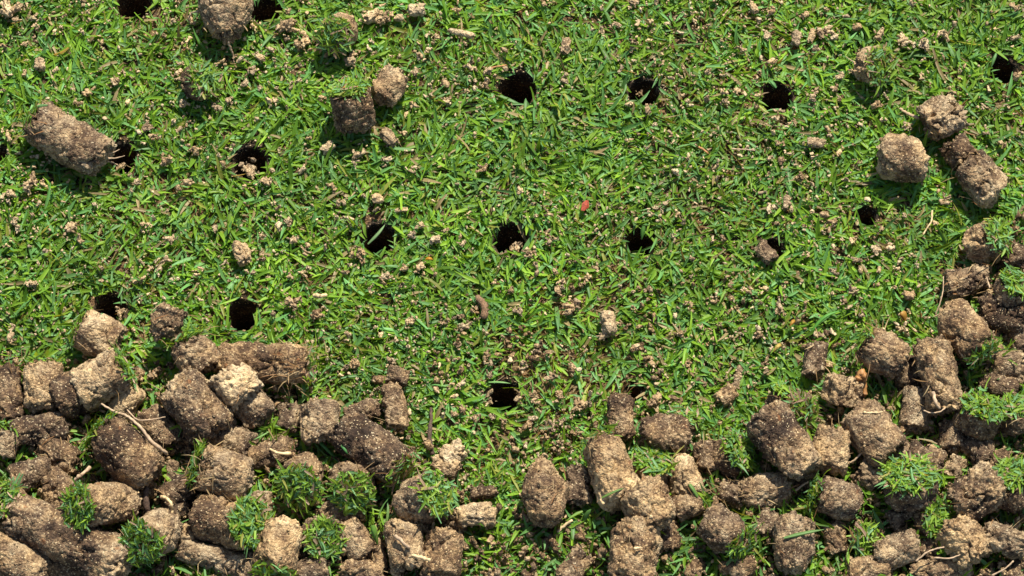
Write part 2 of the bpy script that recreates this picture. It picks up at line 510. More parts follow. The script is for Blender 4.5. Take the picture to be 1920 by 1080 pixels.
M_WALL = soil_material('hole_wall_shaded_soil', RAMPG, attr=False, base=.22)  # darker than the ground soil: the hole's shade is put into the colour
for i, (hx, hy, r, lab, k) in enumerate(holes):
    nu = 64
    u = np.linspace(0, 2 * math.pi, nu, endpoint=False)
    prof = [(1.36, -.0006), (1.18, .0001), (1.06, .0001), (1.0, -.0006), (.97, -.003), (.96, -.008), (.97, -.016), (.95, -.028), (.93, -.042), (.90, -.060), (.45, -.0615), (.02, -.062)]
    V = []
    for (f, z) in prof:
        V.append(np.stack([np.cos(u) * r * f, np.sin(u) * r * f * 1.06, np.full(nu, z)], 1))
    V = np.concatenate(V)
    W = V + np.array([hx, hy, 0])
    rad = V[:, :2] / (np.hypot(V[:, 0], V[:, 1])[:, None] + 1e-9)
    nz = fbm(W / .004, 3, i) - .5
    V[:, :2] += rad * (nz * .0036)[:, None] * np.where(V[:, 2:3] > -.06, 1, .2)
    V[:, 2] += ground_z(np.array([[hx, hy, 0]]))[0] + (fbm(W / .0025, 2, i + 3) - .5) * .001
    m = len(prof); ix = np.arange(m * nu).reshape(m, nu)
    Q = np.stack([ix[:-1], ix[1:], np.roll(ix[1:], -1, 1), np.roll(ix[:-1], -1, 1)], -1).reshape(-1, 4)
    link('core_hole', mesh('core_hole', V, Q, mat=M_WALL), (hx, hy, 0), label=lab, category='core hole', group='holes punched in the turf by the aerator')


# ------------------------------------------------------------------ soil cores
def soil_tone(V, x0, off, seed, tone, end, band, amp=.30):
    tone = .47 + (tone - .48) * 1.5 + ((seed * 37) % 11 - 5) * .011 - .02
    t = tone + (fbm(V / .0055 + off, 3, seed + 50) - .5) * amp * 2.3
    if end: t = t + .30 * np.clip((x0 * np.sign(end) - .25 + (fbm(V / .004 + off, 2, seed + 60) - .5) * 1.2) * 1.6, 0, 1) * abs(end)
    if band is not None:
        t = t - .30 * np.exp(-((x0 - band + (fbm(V / .005 - off, 2, seed + 61) - .5) * .8) / .32) ** 2)
    return t


def cap_grass(c, Mx, L, D, rs, n, ln=(.0035, .0075), dry=.08, spread=1.0, face=.78, fresh=1.):
    R = D / 2
    n = int(n * 2.3)
    rr = np.sqrt(rs.random(n)) * R * .92; u = rs.random(n) * 2 * math.pi
    rr = np.sqrt(rs.random(n)) * R * .94
    n = len(rr)
    xl = L / 2 * .88 + (1 - (rr / R) ** 2) * R * .12 + rs.uniform(-.0004, .0017, n)
    P = np.stack([xl, rr * np.cos(u), rr * np.sin(u)], 1)
    v = rs.random(n) * 2 * math.pi
    o_ = (rr / R) * .25 * spread
    d = np.stack([rs.normal(.08, .22, n), np.cos(v) + np.cos(u) * o_, np.sin(v) + np.sin(u) * o_], 1)
    d[:, 0] = np.where(rs.random(n) < .08, d[:, 0] + .8, d[:, 0])
    d /= np.linalg.norm(d, axis=1)[:, None]
    l = rs.uniform(ln[0] * .72, ln[1] * .72, n)
    lg = rs.random(n) < .035
    l = np.where(lg, l * 1.5, l)
    d = np.where(lg[:, None], np.stack([rs.uniform(.1, .7, n), np.cos(u) + rs.normal(0, .4, n), np.sin(u) + rs.normal(0, .4, n)], 1), d)
    d /= np.linalg.norm(d, axis=1)[:, None]
    P = P - d * l[:, None] * np.where(lg, .15, .45)[:, None]
    # ragged, thinned patches so that the cap is not an even dome
    off2 = rs.uniform(-9, 9, 3)
    kp = (fbm(P / .0042 + off2, 2, 5) > .44) | (rs.random(n) < .38)
    P, d, l, u, rr = P[kp], d[kp], l[kp], u[kp], rr[kp]; n = len(P)
    ax = Mx[:, 0] + np.array([0, 0, .35])
    P = P @ Mx.T + c; d = d @ Mx.T
    wd = rs.uniform(.00055, .0012, n)
    col = grass_cols(n, rs, 1.3 * fresh, dry) * np.array([1.22, 1.08, 1.55])
    base = col * .75 + (G_YEL * .6) * .25
    return blades_dir(P, d, l, wd, rs.normal(.25, .5, n), base, col * 1.05, 3, rs.random(n) < .5, upv=ax)


TPL = []
for k_ in range(10):
    _V, _Q, _T, _x, _o = clod(.0022, .0016, 800 + k_, res=.00042, sq=3.2, rough=1.6, cuts=5, warp=1.8)
    TPL.append((_V / .002, _Q, _T))


def stuck(V, Q, n, rs, smin=.0007, smax=.0024):
    """loose grains and crumbs clinging to a core's surface"""
    out = []
    ids = rs.integers(0, len(V) - 2, n)
    for i in ids:
        v, q, t = TPL[rs.integers(len(TPL))]
        s = smin + (smax - smin) * rs.random() ** 2.2
        M = frame_of(rs.uniform(0, 360), rs.uniform(-80, 80), rs.uniform(0, 360))
        out.append((v @ M.T * s + V[i], q, t, rs.normal(.03, .10)))
    return out


ncore = [0]
occ = []        # footprints, to thin the turf under the cores


def core(x, y, L, D, a, e, label, cap=0, tone=.46, end=0, band=None, lay=0., cuts=2, rough=1., cat='soil core', fibre=0, name='soil_core', group='soil cores pulled out by the aerator', spread=1., dry=.08, seed=None, ln=(.0035, .0075), roots=(), res=.00050, **kw):
    """x, y centre in photo pixels; L, D in photo pixels; axis a (image angle) and e (elevation) point to the grass end"""
    ncore[0] += 1
    hair = fibre == 0 and y > 600 and ncore[0] % 2 == 0 and cat == 'soil core'
    if hair: fibre = .35
    sd_ = seed if seed is not None else ncore[0] * 13 + 5
    if y > 640 or x > 1790: L, D = (L * 1.10, D * 1.01) if L > D else (L * 1.04, D * 1.05)
    Lm, Dm = L * PXM, D * PXM
    zc = abs(math.sin(math.radians(e))) * Lm / 2 + math.cos(math.radians(e)) * Dm / 2 + .0006 + lay * .001
    c = at(x, y, zc)
    Mx = frame_of(a, e, (sd_ * 47) % 360)
    V, Q, T, x0, off = clod(Lm, Dm, sd_, sq=4.4 + (sd_ * 29 % 17) * .17, cuts=min(cuts, 2 + (sd_ % 2)), rough=rough, res=res, **kw)
    t = soil_tone(V, x0, off, sd_, tone, end, band)
    if cap: t = t - .10 * np.clip((x0 - .55) * 3, 0, 1)
    n0 = len(V)
    ex = stuck(V, Q, int(np.clip(L * D / 220, 8, 60)), np.random.default_rng(sd_ + 1)) if min(L, D) > 20 else []
    if ex:
        near_t = [np.full(len(e_[0]), e_[3] + tone + .05) for e_ in ex]
        V, Q, T = join([(V, Q, T)] + [e_[:3] for e_ in ex])
        t = np.concatenate([t] + near_t)
    W = V @ Mx.T
    base = np.array([c[0], c[1], max(0., c[2] - zc + lay * .001)])
    off_c = c - base
    occ.append((c[0], c[1], max(Lm * math.cos(math.radians(e)), Dm) / 2, Dm / 2, a, lay))
    rs = np.random.default_rng(sd_)
    gl = group if group else None
    body = mesh(name, W + off_c, Q, T, {'tone': t}, mat=M_SOIL)
    if not cap and not roots and not fibre:
        return link(name, body, base, label=label, category=cat, group=gl)
    root = link(name, None, base, label=label, category=cat, group=gl)
    root.empty_display_size = .01
    link('soil_body', body, parent=root)
    if cap:
        n = int(150 * cap * (D / 90) ** 2)
        Vb, Qb, Cb = cap_grass(off_c, Mx, Lm, Dm, rs, n, ln=ln, dry=dry, spread=spread)
        link('grass_cap', mesh('grass_cap', Vb, Qb, attrs={'bcol': Cb}, mat=M_BLADE), parent=root)
    if fibre:
        n = int(40 * fibre)
        u = rs.random(n) * 6.283; xx = rs.uniform(-.9, .95, n) * Lm / 2
        if cap or fibre > 1: xx = rs.uniform(.3, .95, n) * Lm / 2
        R = Dm / 2 * .90
        P = np.stack([xx, R * np.cos(u), R * np.sin(u)], 1)
        d = rs.normal(0, 1, (n, 3)) * np.array([1.4, .8, .8]); d[:, 1] += np.cos(u) * .5; d[:, 2] += np.sin(u) * .5
        d /= np.linalg.norm(d, axis=1)[:, None]
        r_ = rs.random(n)[:, None]
        col = G_STRAW * r_ + G_BRN * (1 - r_)
        Vb, Qb, Cb = blades_dir(P @ Mx.T + off_c, d @ Mx.T, rs.uniform(.003, .008, n), rs.uniform(.00018, .0005, n) * (.55 if hair else 1), rs.normal(.4, .9, n), col, None, 3)
        link('fibres', mesh('fibres', Vb, Qb, attrs={'bcol': Cb}, mat=M_STRAW), parent=root)
    for k, (pts, r0, r1, zh) in enumerate(roots):
        ps = [at(px, py, zc + zh * .001 + dz * .001) - base for (px, py, dz) in pts]
        V, Q, T = tube(ps, np.linspace(r0, r1, len(ps)) * .001, seed=sd_ + k)
        link('root', mesh('root', V, Q, T, mat=M_ROOT), parent=root)
    return root


#    x    y    L    D    a   e   label
C = core
# --- isolated cores on the turf
C(424, 22, 128, 104, 95, 8, 'large wedge-shaped core tapering downward, cut by the top edge', tone=.50, taper=-.16, cn=.35, cuts=3, rough=1.2, seed=401, fibre=.3,
  roots=[([(428, 78, 0), (433, 92, -3), (437, 104, -6), (439, 118, -8)], .45, .25, -2), ([(372, 22, -2), (360, 24, -4), (354, 34, -6)], .45, .3, 0)])
C(130, 262, 172, 90, 148, 3, 'long grey-brown core lying alone on the grass at left, roots at its right end', cap=.55, tone=.54, end=0, band=-.35, cuts=2, fibre=.5,
  roots=[([(196, 290, 0), (212, 286, 1), (224, 280, 0)], .35, .1, -2), ([(198, 296, 0), (215, 297, 0), (234, 292, 0)], .4, .12, -2), ([(200, 302, 0), (212, 305, 0), (222, 310, 0)], .3, .1, -4)])
C(634, 62, 66, 78, -105, 50, 'capped core near the top edge with tangled green turf below a tan soil crescent', cap=1.0, tone=.58, dry=.15)
C(372, 154, 46, 74, -14, 50, 'low turf-capped core beside scattered crumbs, thin dark soil rim showing on its left', cap=1.15, tone=.42, dry=.12)
C(729, 160, 80, 66, 60, 10, 'rough pentagonal brown core fragment touching the turf-capped core below left', tone=.50, cuts=5, taper=.1, rough=.8)
C(662, 206, 92, 82, 105, 48, 'squat core with a mat of grass on top and reddish soil beneath, upper left', cap=1.1, tone=.44, dry=.12)
C(1636, 124, 50, 78, -35, 50, 'upper right turf-capped core with a brown soil arc on its left', cap=1.0, tone=.50, dry=.14,
  roots=[([(1604, 118, -2), (1594, 112, -4), (1586, 106, -6)], .3, .1, 0)])
C(1765, 220, 92, 80, 20, 8, 'knobbly crumbling core trailing roots to the left, upper right', tone=.56, cuts=3, rough=1.9, fibre=.3, warp=1.4,
  roots=[([(1722, 222, 0), (1700, 212, -3), (1680, 200, -5), (1655, 200, -6)], .7, .35, -3), ([(1742, 240, -2), (1745, 258, -5), (1744, 276, -6)], .5, .25, -4)])
C(1694, 297, 98, 90, -8, 4, 'smooth barrel-shaped tan core with a dark vertical band, right side of the turf', tone=.60, end=.5, band=.1, cuts=2, rough=.8)
C(1800, 285, 60, 66, 125, 5, 'dark upper half of the snapped core by the right edge', tone=.40, cuts=3, rough=1.3)
C(1842, 338, 96, 80, 128, 4, 'pale-ended lower half of the snapped core by the right edge, straw and grass under it', cap=0, tone=.50, end=-.8, band=.55, cuts=2, rough=1.2, fibre=.6, lay=.5)
# --- upper fringe of the left pile
C(186, 630, 92, 84, 155, 12, 'round pale core just below the small black hole, dried grass on its left rim', cap=.45, tone=.54, end=-.3, cuts=2, rough=.9)
C(316, 606, 74, 66, 70, 25, 'ragged standing fragment with torn top casting a dark shadow, left', tone=.48, cuts=5, rough=1.6, fibre=.4, lay=9, warp=1.3)
C(369, 668, 80, 84, 120, 18, 'grass-fringed core joined to the left end of the long horizontal core', cap=.7, tone=.50, cuts=3, lay=3)
C(490, 681, 172, 78, -3, 2, 'long horizontal dark core with yellow straw bursting from its right end', cap=.45, tone=.46, end=.3, band=-.1, cuts=1, fibre=3, spread=.6, dry=.4, lay=3)
C(83, 724, 92, 80, 95, 5, 'upright grey-tan core second from the left edge, fringed with grass on top', cap=.3, tone=.56, cuts=2)
C(140, 738, 80, 88, 25, 6, 'dark brown end of the stout slanting core near the left edge', tone=.42, band=-.2, cuts=2)
C(188, 712, 96, 84, 28, 12, 'pale sandy half of the slanting core topped with grass at right', cap=.55, tone=.56, cuts=2, lay=4)
C(13, 740, 112, 62, 100, 3, 'dark chocolate core cut by the left edge, highest in the left pile', tone=.36, cuts=2, fibre=.3)
C(236, 752, 62, 56, 60, 20, 'small smooth sandy core wedged under the slanting core', tone=.60, cuts=2, rough=.6)
C(368, 764, 132, 94, 128, 5, 'big dark slanting core with a pale torn upper end, middle of the left pile', tone=.42, end=.8, cuts=2, fibre=.4, lay=5)
C(440, 722, 78, 84, 130, 12, 'bright yellow sand end of a core, palest patch in the left pile', tone=.62, end=.15, cuts=3, lay=7, rough=1.3)
C(470, 758, 80, 72, 128, 0, 'brown lower part of the yellow-ended core', tone=.50, cuts=2, lay=3)
C(300, 806, 92, 62, 128, 2, 'narrow sloping core between the root and the big dark core', tone=.50, cuts=2)
C(72, 808, 118, 66, 8, 3, 'dark fibrous core lying flat near the left edge', tone=.38, cuts=3, fibre=1, rough=1.3)
C(110, 850, 90, 60, -30, 3, 'shaded reddish brown core under the dark fibrous one', tone=.38, cuts=3, rough=1.3, fibre=.5)
C(6, 830, 60, 60, 80, 20, 'pale round core stub cut by the left edge below the chocolate core', cap=.3, tone=.58, cuts=2)
C(238, 852, 132, 92, 140, 10, 'broad core with a tuft of grass on its upper left end, left pile', cap=.75, tone=.44, end=-.3, band=.2, cuts=2, lay=5, spread=1.2)
C(432, 828, 105, 70, -25, 3, 'dull brown core lying below the big dark slanting core', tone=.46, cuts=2)
C(600, 792, 82, 76, 95, 5, 'blocky tan core with a straight right side, centre left', tone=.54, cuts=3, lay=3)
C(540, 784, 62, 48, 80, 5, 'crumbling reddish lump against the left of the blocky tan core', tone=.44, cuts=4, rough=1.7)
C(694, 838, 145, 84, -40, 5, 'dark core sloping down to a tuft of orange and yellow grass', cap=.5, tone=.42, band=-.3, cuts=2, dry=.45, lay=4)
C(420, 888, 100, 92, 165, 10, 'stout core with a straw-coloured collar and green grass on its left end', cap=.8, tone=.46, end=-.3, cuts=2, fibre=1.5, lay=3)
C(116, 925, 92, 74, -35, 4, 'rough shadowed core left of a round grass tuft in the left pile', tone=.46, cuts=3, rough=1.2)
C(196, 946, 120, 82, -155, 42, 'core showing a round disc of green turf to the viewer, left pile', cap=1.35, tone=.52, cuts=2, lay=3)
C(128, 1013, 232, 94, -27, 2, 'longest core, a thick brown roll sloping across the bottom left', tone=.46, end=.85, band=.25, cuts=1, lay=3)
C(20, 956, 60, 84, 150, 55, 'turf tuft on a core at the left edge, above the thick long roll', cap=1.3, tone=.46)
C(33, 1056, 120, 84, -32, 3, 'core in the bottom left corner, partly outside the photo', tone=.48, cuts=2)
C(135, 1068, 96, 60, -10, 3, 'shaded lump beneath the thick long roll at the bottom edge', tone=.40, cuts=3)
C(288, 1002, 96, 84, -120, 46, 'core with bluish turf on its lower end beside the thick long roll', cap=1.1, tone=.48, cuts=2, lay=2)
C(354, 1008, 44, 42, 90, 60, 'small grey curled ring of soil beside the bluish turf tuft', tone=.56, cuts=2, rough=1.6, cat='soil lump', name='soil_lump', group='')
C(395, 1044, 140, 52, -18, 3, 'flat curved slab of core along the bottom left edge', tone=.50, cuts=3, rough=1.3)
C(402, 972, 78, 84, 170, -10, 'brown side of the core that carries the neatest round grass disc', tone=.44, cuts=2)
C(452, 985, 70, 90, -15, 52, 'neatest round disc of bright grass facing up, left of a pale upright core', cap=1.5, tone=.50, cuts=1)
C(335, 922, 74, 60, 30, 5, 'dark red-brown lumpy core between the grassy collar core and the turf disc', tone=.30, cuts=3, rough=1.6, fibre=.6)
C(330, 962, 56, 44, 10, 3, 'small dark lump in shade under the red-brown core', tone=.32, cuts=3)
C(332, 836, 36, 32, 60, 10, 'small grey crumb ball beside the lower end of the thin root', tone=.56, rough=1.8, cat='soil lump', name='soil_lump', group='')
C(322, 885, 50, 26, 80, 10, 'twisted grey strip of soil left of the grassy collar', tone=.54, rough=1.8, cat='soil lump', name='soil_lump', group='')
C(566, 896, 78, 80, -98, 46, 'capped core with a dark brow of soil above its grass, bottom left of centre', cap=1.2, tone=.48, cuts=2)
C(658, 908, 74, 80, -82, 46, 'turf-topped core right of the dark-browed one, thin soil brow', cap=1.2, tone=.46, cuts=2)
C(492, 955, 76, 46, 95, 5, 'narrow pale core squeezed between two turf discs', tone=.58, cuts=2)
C(522, 1026, 100, 82, -100, 6, 'pale upright core at the bottom with dark grass at its foot', cap=.6, tone=.56, end=-.3, cuts=2, lay=3)
C(603, 1006, 50, 76, -60, 58, 'loose sprawling bluish-green turf cap low in the pile, right of the pale upright core', cap=1.2, tone=.44, cuts=2)
C(574, 1032, 44, 34, 90, 5, 'small crumb lump under the sprawling turf cap', tone=.48, cuts=3, cat='soil lump', name='soil_lump', group='')
C(667, 1014, 82, 58, 125, 6, 'smooth dark brown core sloping beside a green blade, bottom middle', tone=.46, end=.2, cuts=2, rough=.7)
C(706, 1040, 66, 34, 100, 5, 'thin slice of soil leaning on the smooth dark brown core', tone=.50, cuts=2, rough=.8)
C(585, 1070, 66, 52, 20, 3, 'dark tan core cut by the bottom edge, left of centre', tone=.48, cuts=2)
C(680, 1070, 90, 50, -10, 3, 'pale grey core along the bottom edge below the smooth dark one', tone=.54, cuts=3, rough=1.2)
C(792, 936, 80, 84, 0, 46, 'round core ringed with soil at left and covered with green grass at right, bottom centre', cap=1.15, tone=.48, cuts=2, lay=2)
C(760, 1022, 96, 76, 100, 4, 'left half of the large cracked core at the bottom, straw stuck on it', tone=.52, cuts=2, fibre=.4, lay=2)
C(830, 1040, 96, 74, 85, 4, 'right half of the large cracked core at the bottom', tone=.50, cuts=3, rough=1.2, lay=2)
C(893, 966, 70, 50, 8, 6, 'small oval core with a brown hollow, right of the ringed grassy core', tone=.56, cuts=2, pitted=.6, lay=2)
C(846, 976, 46, 40, 40, 6, 'crumbly grey lump touching the small oval core', tone=.54, cuts=3, rough=1.7)
C(746, 706, 40, 44, 80, 8, 'dark upper knob of the upright broken piece, centre left', tone=.42, cuts=4, rough=1.6, lay=2)
C(716, 714, 44, 22, 165, 3, 'short arm of crumbs pointing left from the upright broken piece', tone=.42, cuts=3, rough=1.9)
C(741, 766, 92, 50, 98, 3, 'narrow upright brown piece standing apart left of the lowest open hole', tone=.46, cuts=2, rough=1.2, lay=2)
C(676, 774, 70, 46, 15, 5, 'hollow dark core ring partly hidden beneath the turf, centre left', tone=.38, cuts=3, rough=1.3)
# --- bottom middle
C(1021, 922, 132, 92, 98, 5, 'diamond-shaped core with a pale peak and rooty tail, bottom centre', tone=.46, end=.8, cuts=2, fibre=.5, cp=.78, cn=.5, lay=2)
C(1086, 914, 72, 56, 85, 5, 'rough round core tucked behind the pale-footed core', tone=.48, cuts=3, rough=1.4)
C(1146, 881, 126, 86, 112, 6, 'leaning cylinder with grass behind its head and a pale chipped foot', cap=.35, cp=.2, tone=.50, end=-.9, cuts=2, lay=5)
C(1214, 944, 98, 92, 110, 10, 'greyish upper lobe of the knobbly core pair, bottom centre right', tone=.54, cuts=3, rough=1.5, lay=7, pitted=.4)
C(1190, 1036, 126, 94, 82, 3, 'long lower lobe of the knobbly core pair running to the bottom edge', tone=.54, cuts=2, rough=1.5, lay=5, pitted=.4)
C(1222, 884, 50, 70, 75, 62, 'swirled bright green turf cap between two leaning cores', cap=1.5, tone=.50, cuts=2, spread=1.2)
C(1284, 892, 78, 60, 100, 6, 'pale sand core standing behind a grassy gap, bottom right of centre', tone=.62, cp=.4, cuts=2, rough=.9, lay=2)
C(1288, 948, 62, 54, 20, 8, 'curved brown core under the pale sand core', cap=.5, tone=.48, cuts=2, lay=1)
C(1247, 815, 92, 76, 178, 5, 'cracked lumpy brown core with grass over its upper right corner', tone=.46, cuts=3, rough=1.6, cap=.0, lay=1)
C(1278, 790, 26, 62, 70, 62, 'low scruffy turf patch above the cracked lumpy core', cap=.9, tone=.46, cuts=1)
C(1166, 784, 84, 54, 92, 4, 'small upright core with a sandy dot, below the narrow slit', tone=.44, band=.6, cuts=3, rough=.8)
C(1325, 858, 66, 54, 95, 5, 'fibrous soil left of a leafy turf tuft, lower right of centre', tone=.42, cuts=3, rough=1.3, fibre=.8)
C(1370, 855, 50, 72, 10, 55, 'leafy turf tuft held up by fibrous soil, lower right of centre', cap=1.1, tone=.44, cuts=1)
C(1432, 920, 96, 66, 5, 5, 'wide tan core with a fibrous left end, lower right', tone=.50, cuts=3, rough=1.4, fibre=1.)
C(1372, 925, 56, 52, -20, 4, 'loose fibrous heap left of the wide tan core', tone=.42, cuts=4, rough=1.8, fibre=1)
C(1357, 995, 84, 80, -45, 12, 'squared core with a tan top and grass at its lower right', cap=.6, tone=.46, end=-.6, cp=.3, cuts=3, lay=3)
C(1078, 1062, 70, 50, 60, 4, 'small brown core at the bottom edge left of the knobbly pair', tone=.44, cuts=3)
C(1303, 1066, 44, 36, 70, 4, 'tiny core stub at the bottom edge right of the knobbly pair', tone=.48, cuts=3)
C(1385, 1066, 66, 50, 30, 4, 'shaded core at the bottom edge below the squared core', tone=.46, cuts=3)
# --- right pile
C(1469, 832, 138, 92, 122, 5, 'big cracked grey-brown cylinder with a root at its foot, right pile', tone=.47, end=-.5, band=.2, cuts=2, lay=6, rough=1.1,
  roots=[([(1512, 878, 0), (1520, 886, -3), (1532, 884, -5)], .5, .2, -5)])
C(1558, 842, 86, 78, 80, 10, 'warm orange-brown round core right of the big cracked cylinder', tone=.52, end=-.3, cuts=2, rough=1.1, lay=2)
C(1638, 812, 112, 88, 128, 5, 'large brown core with a straw lying across its top, right pile', tone=.48, cuts=2, lay=2, fibre=.3)
C(1581, 731, 60, 74, 75, 35, 'disc-shaped sandy core seen end on, beside the orange hooked stalk', tone=.58, cuts=2, rough=1.2)
C(1657, 664, 90, 86, 150, 12, 'angular core with a torn pit on its left, fringed by grass above left', cap=.3, tone=.50, cp=.3, cn=.2, cuts=4, rough=1.3, lay=4, fibre=.6)
C(1760, 706, 138, 74, 100, 6, 'tall upright core with a ragged fibrous lower half, right pile', tone=.48, cuts=2, fibre=1, rough=1.2, lay=7, end=0)
C(1716, 768, 80, 56, 80, 8, 'smooth tan oval core hidden behind the tall upright core', tone=.54, cuts=1, rough=.8)
C(1808, 620, 112, 84, -55, 6, 'large speckled core with bent roots on top and grass at its foot, right pile', cap=.4, tone=.50, cuts=2, lay=6,
  roots=[([(1780, 582, 0), (1764, 588, 0), (1752, 594, -1)], .4, .25, 1), ([(1754, 590, 0), (1762, 570, 2), (1768, 545, 3), (1769, 518, 3)], .3, .15, 0), ([(1798, 655, 3), (1806, 668, 2), (1814, 676, 0)], .6, .5, 0)])
C(1815, 528, 92, 62, 12, 5, 'hollow ragged core with dangling roots, near the right edge', tone=.42, cuts=4, rough=1.6, fibre=1, pitted=.8)
C(1880, 590, 90, 68, -12, 5, 'blackish core under the grass tuft at the right edge', tone=.30, band=-.2, cuts=2, lay=2)
C(1897, 545, 40, 66, 40, 60, 'round green turf cap at the right edge above the blackish core', cap=1.2, tone=.42, lay=8, cuts=1)
C(1908, 484, 56, 52, 60, 8, 'reddish brown crumbly core cut by the right edge', tone=.38, cuts=3, rough=1.6)
C(1845, 455, 64, 74, 5, 45, 'turf-capped core with a soil crescent, above the hollow ragged core', cap=1.0, tone=.46, cuts=2, lay=1)
C(1910, 632, 60, 50, 100, 5, 'dark core sliver at the right edge below the blackish core', tone=.32, cuts=2)
C(1892, 686, 66, 58, -10, 8, 'rounded grey-brown core at the right edge, upper of the two stacked there', tone=.52, cuts=2)
C(1876, 727, 78, 52, -15, 5, 'reddish brown core at the right edge, lower of the two stacked there', tone=.40, end=.5, cuts=3)
C(1834, 784, 56, 84, 60, 55, 'shaggy turf cap right of the tall upright core', cap=1.15, tone=.42, lay=3, cuts=1)
C(1904, 782, 44, 70, 100, 55, 'bright green turf tuft cut by the right edge', cap=1.1, tone=.44, lay=2, cuts=1)
C(1836, 845, 72, 58, -60, 8, 'dark earthy core below the shaggy turf cap', tone=.40, cuts=3, rough=1.3)
C(1528, 676, 76, 44, 80, 2, 'dark soil strip half buried in the turf, left of the angular core', tone=.36, cuts=4, rough=1.4, fibre=.5)
C(1572, 936, 84, 74, 165, 10, 'octagonal brown core with spiky grass on its left', cap=.7, tone=.44, cuts=4, rough=.9, lay=3)
C(1486, 1022, 100, 78, 85, 5, 'dark-topped upright core with one long blade lying on it, bottom right', tone=.44, end=-.5, cn=.3, cuts=2, lay=2)
C(1567, 1012, 66, 46, 100, 5, 'narrow crumbly core right of the upright one with the blade', tone=.48, cuts=3, rough=1.3)
C(1618, 1008, 34, 52, -60, 60, 'star-shaped spray of long blades low in the right pile', cap=.8, tone=.46, ln=(.006, .012), cuts=1)
C(1632, 890, 62, 58, 140, 6, 'crumbly core left of the largest grass tuft', tone=.46, cuts=3, rough=1.4)
C(1735, 862, 76, 56, 160, 5, 'dark purple-brown core behind the largest grass tuft', tone=.36, cuts=2, lay=1)
C(1708, 915, 60, 96, 100, 58, 'largest grass tuft, a wild mop of blades in the lower right', cap=1.35, tone=.42, lay=4, cuts=1, ln=(.005, .011), spread=1.2)
C(1750, 975, 44, 66, -40, 60, 'low grass tuft just below right of the wild mop', cap=1.2, tone=.42, cuts=1, lay=2)
C(1690, 968, 60, 50, 30, 5, 'crumbly soil under the wild mop of grass', tone=.46, cuts=4, rough=1.9)
C(1683, 1030, 88, 66, 20, 5, 'rounded tan core with a reddish notch, bottom right', tone=.52, end=.3, cuts=3)
C(1628, 1068, 84, 54, 5, 3, 'dome of a brown core at the bottom edge, lower right', tone=.46, cuts=1)
C(1832, 927, 100, 86, 35, 10, 'frosty-looking lumpy grey core, lower right', tone=.50, band=-.4, cuts=2, rough=2.0, lay=5)
C(1790, 878, 52, 44, 60, 8, 'small golden crumbly core above the frosty lumpy one', tone=.62, cuts=3, rough=1.5)
C(1900, 912, 50, 92, 120, 52, 'wide turf mat at the right edge beside the frosty lumpy core', cap=1.2, tone=.42, lay=2, cuts=1)
C(1808, 1014, 90, 82, 130, 5, 'pitted worm-eaten core in the bottom right, left of the cavity', tone=.54, cuts=3, rough=1.7, pitted=.8, lay=3)
C(1888, 1014, 92, 58, -20, 5, 'overhanging crumbly core above the cavity in the bottom right corner', tone=.50, cuts=3, rough=2, pitted=.7, lay=5)
C(1765, 1068, 110, 46, 0, 3, 'flat tan core along the bottom edge near the right corner', tone=.50, cuts=3)
C(1905, 1070, 50, 40, 70, 3, 'shaded core stub in the bottom right corner', tone=.38, cuts=3)
C(1362, 742, 44, 36, 40, 3, 'clinging clod with an upward arm in the turf, left of the big cracked cylinder', tone=.48, cuts=4, rough=1.6, cat='soil lump', name='soil_lump', group='')
C(1383, 706, 50, 18, 75, 3, 'thin crooked arm of soil above the clinging clod', tone=.48, rough=1.7, cat='soil lump', name='soil_lump', group='')
C(1460, 760, 60, 50, 60, 50, 'shadowed turf remnant above the big cracked cylinder', cap=.8, tone=.40, cuts=2)
C(1495, 770, 46, 70, -70, 52, 'dry yellowish turf cap between the disc-shaped core and the big cylinder', cap=1.1, tone=.44, dry=.35, cuts=1)
C(850, 850, 56, 46, 30, 5, 'orange-tan clod left of the centre grass bay', tone=.66, cuts=3, rough=1.9, cat='soil lump', name='soil_lump', group='')
C(834, 876, 60, 44, -20, 5, 'yellow-brown crumb heap below the orange-tan clod', tone=.60, cuts=3, rough=1.9, cat='soil lump', name='soil_lump', group='')
C(780, 862, 72, 24, -35, 4, 'dark crumb ridge joining the sloping core to the crumb heap', tone=.34, cuts=2, rough=1.9, cat='soil lump', name='soil_lump', group='')
C(905, 925, 54, 36, 10, 4, 'dark crumb clod above the small oval core', tone=.36, cuts=3, rough=2, cat='soil lump', name='soil_lump', group='')
C(1100, 1012, 74, 24, -35, 4, 'fibrous dark strip between the diamond core and the knobbly pair', tone=.36, rough=2, fibre=.5, cat='soil lump', name='soil_lump', group='')
C(1034, 1012, 56, 26, 30, 4, 'rooty tan shred under the diamond-shaped core', tone=.48, rough=2, fibre=.6, cat='soil lump', name='soil_lump', group='')
# loose tufts of turf without a core of their own
tuft_n = [0]


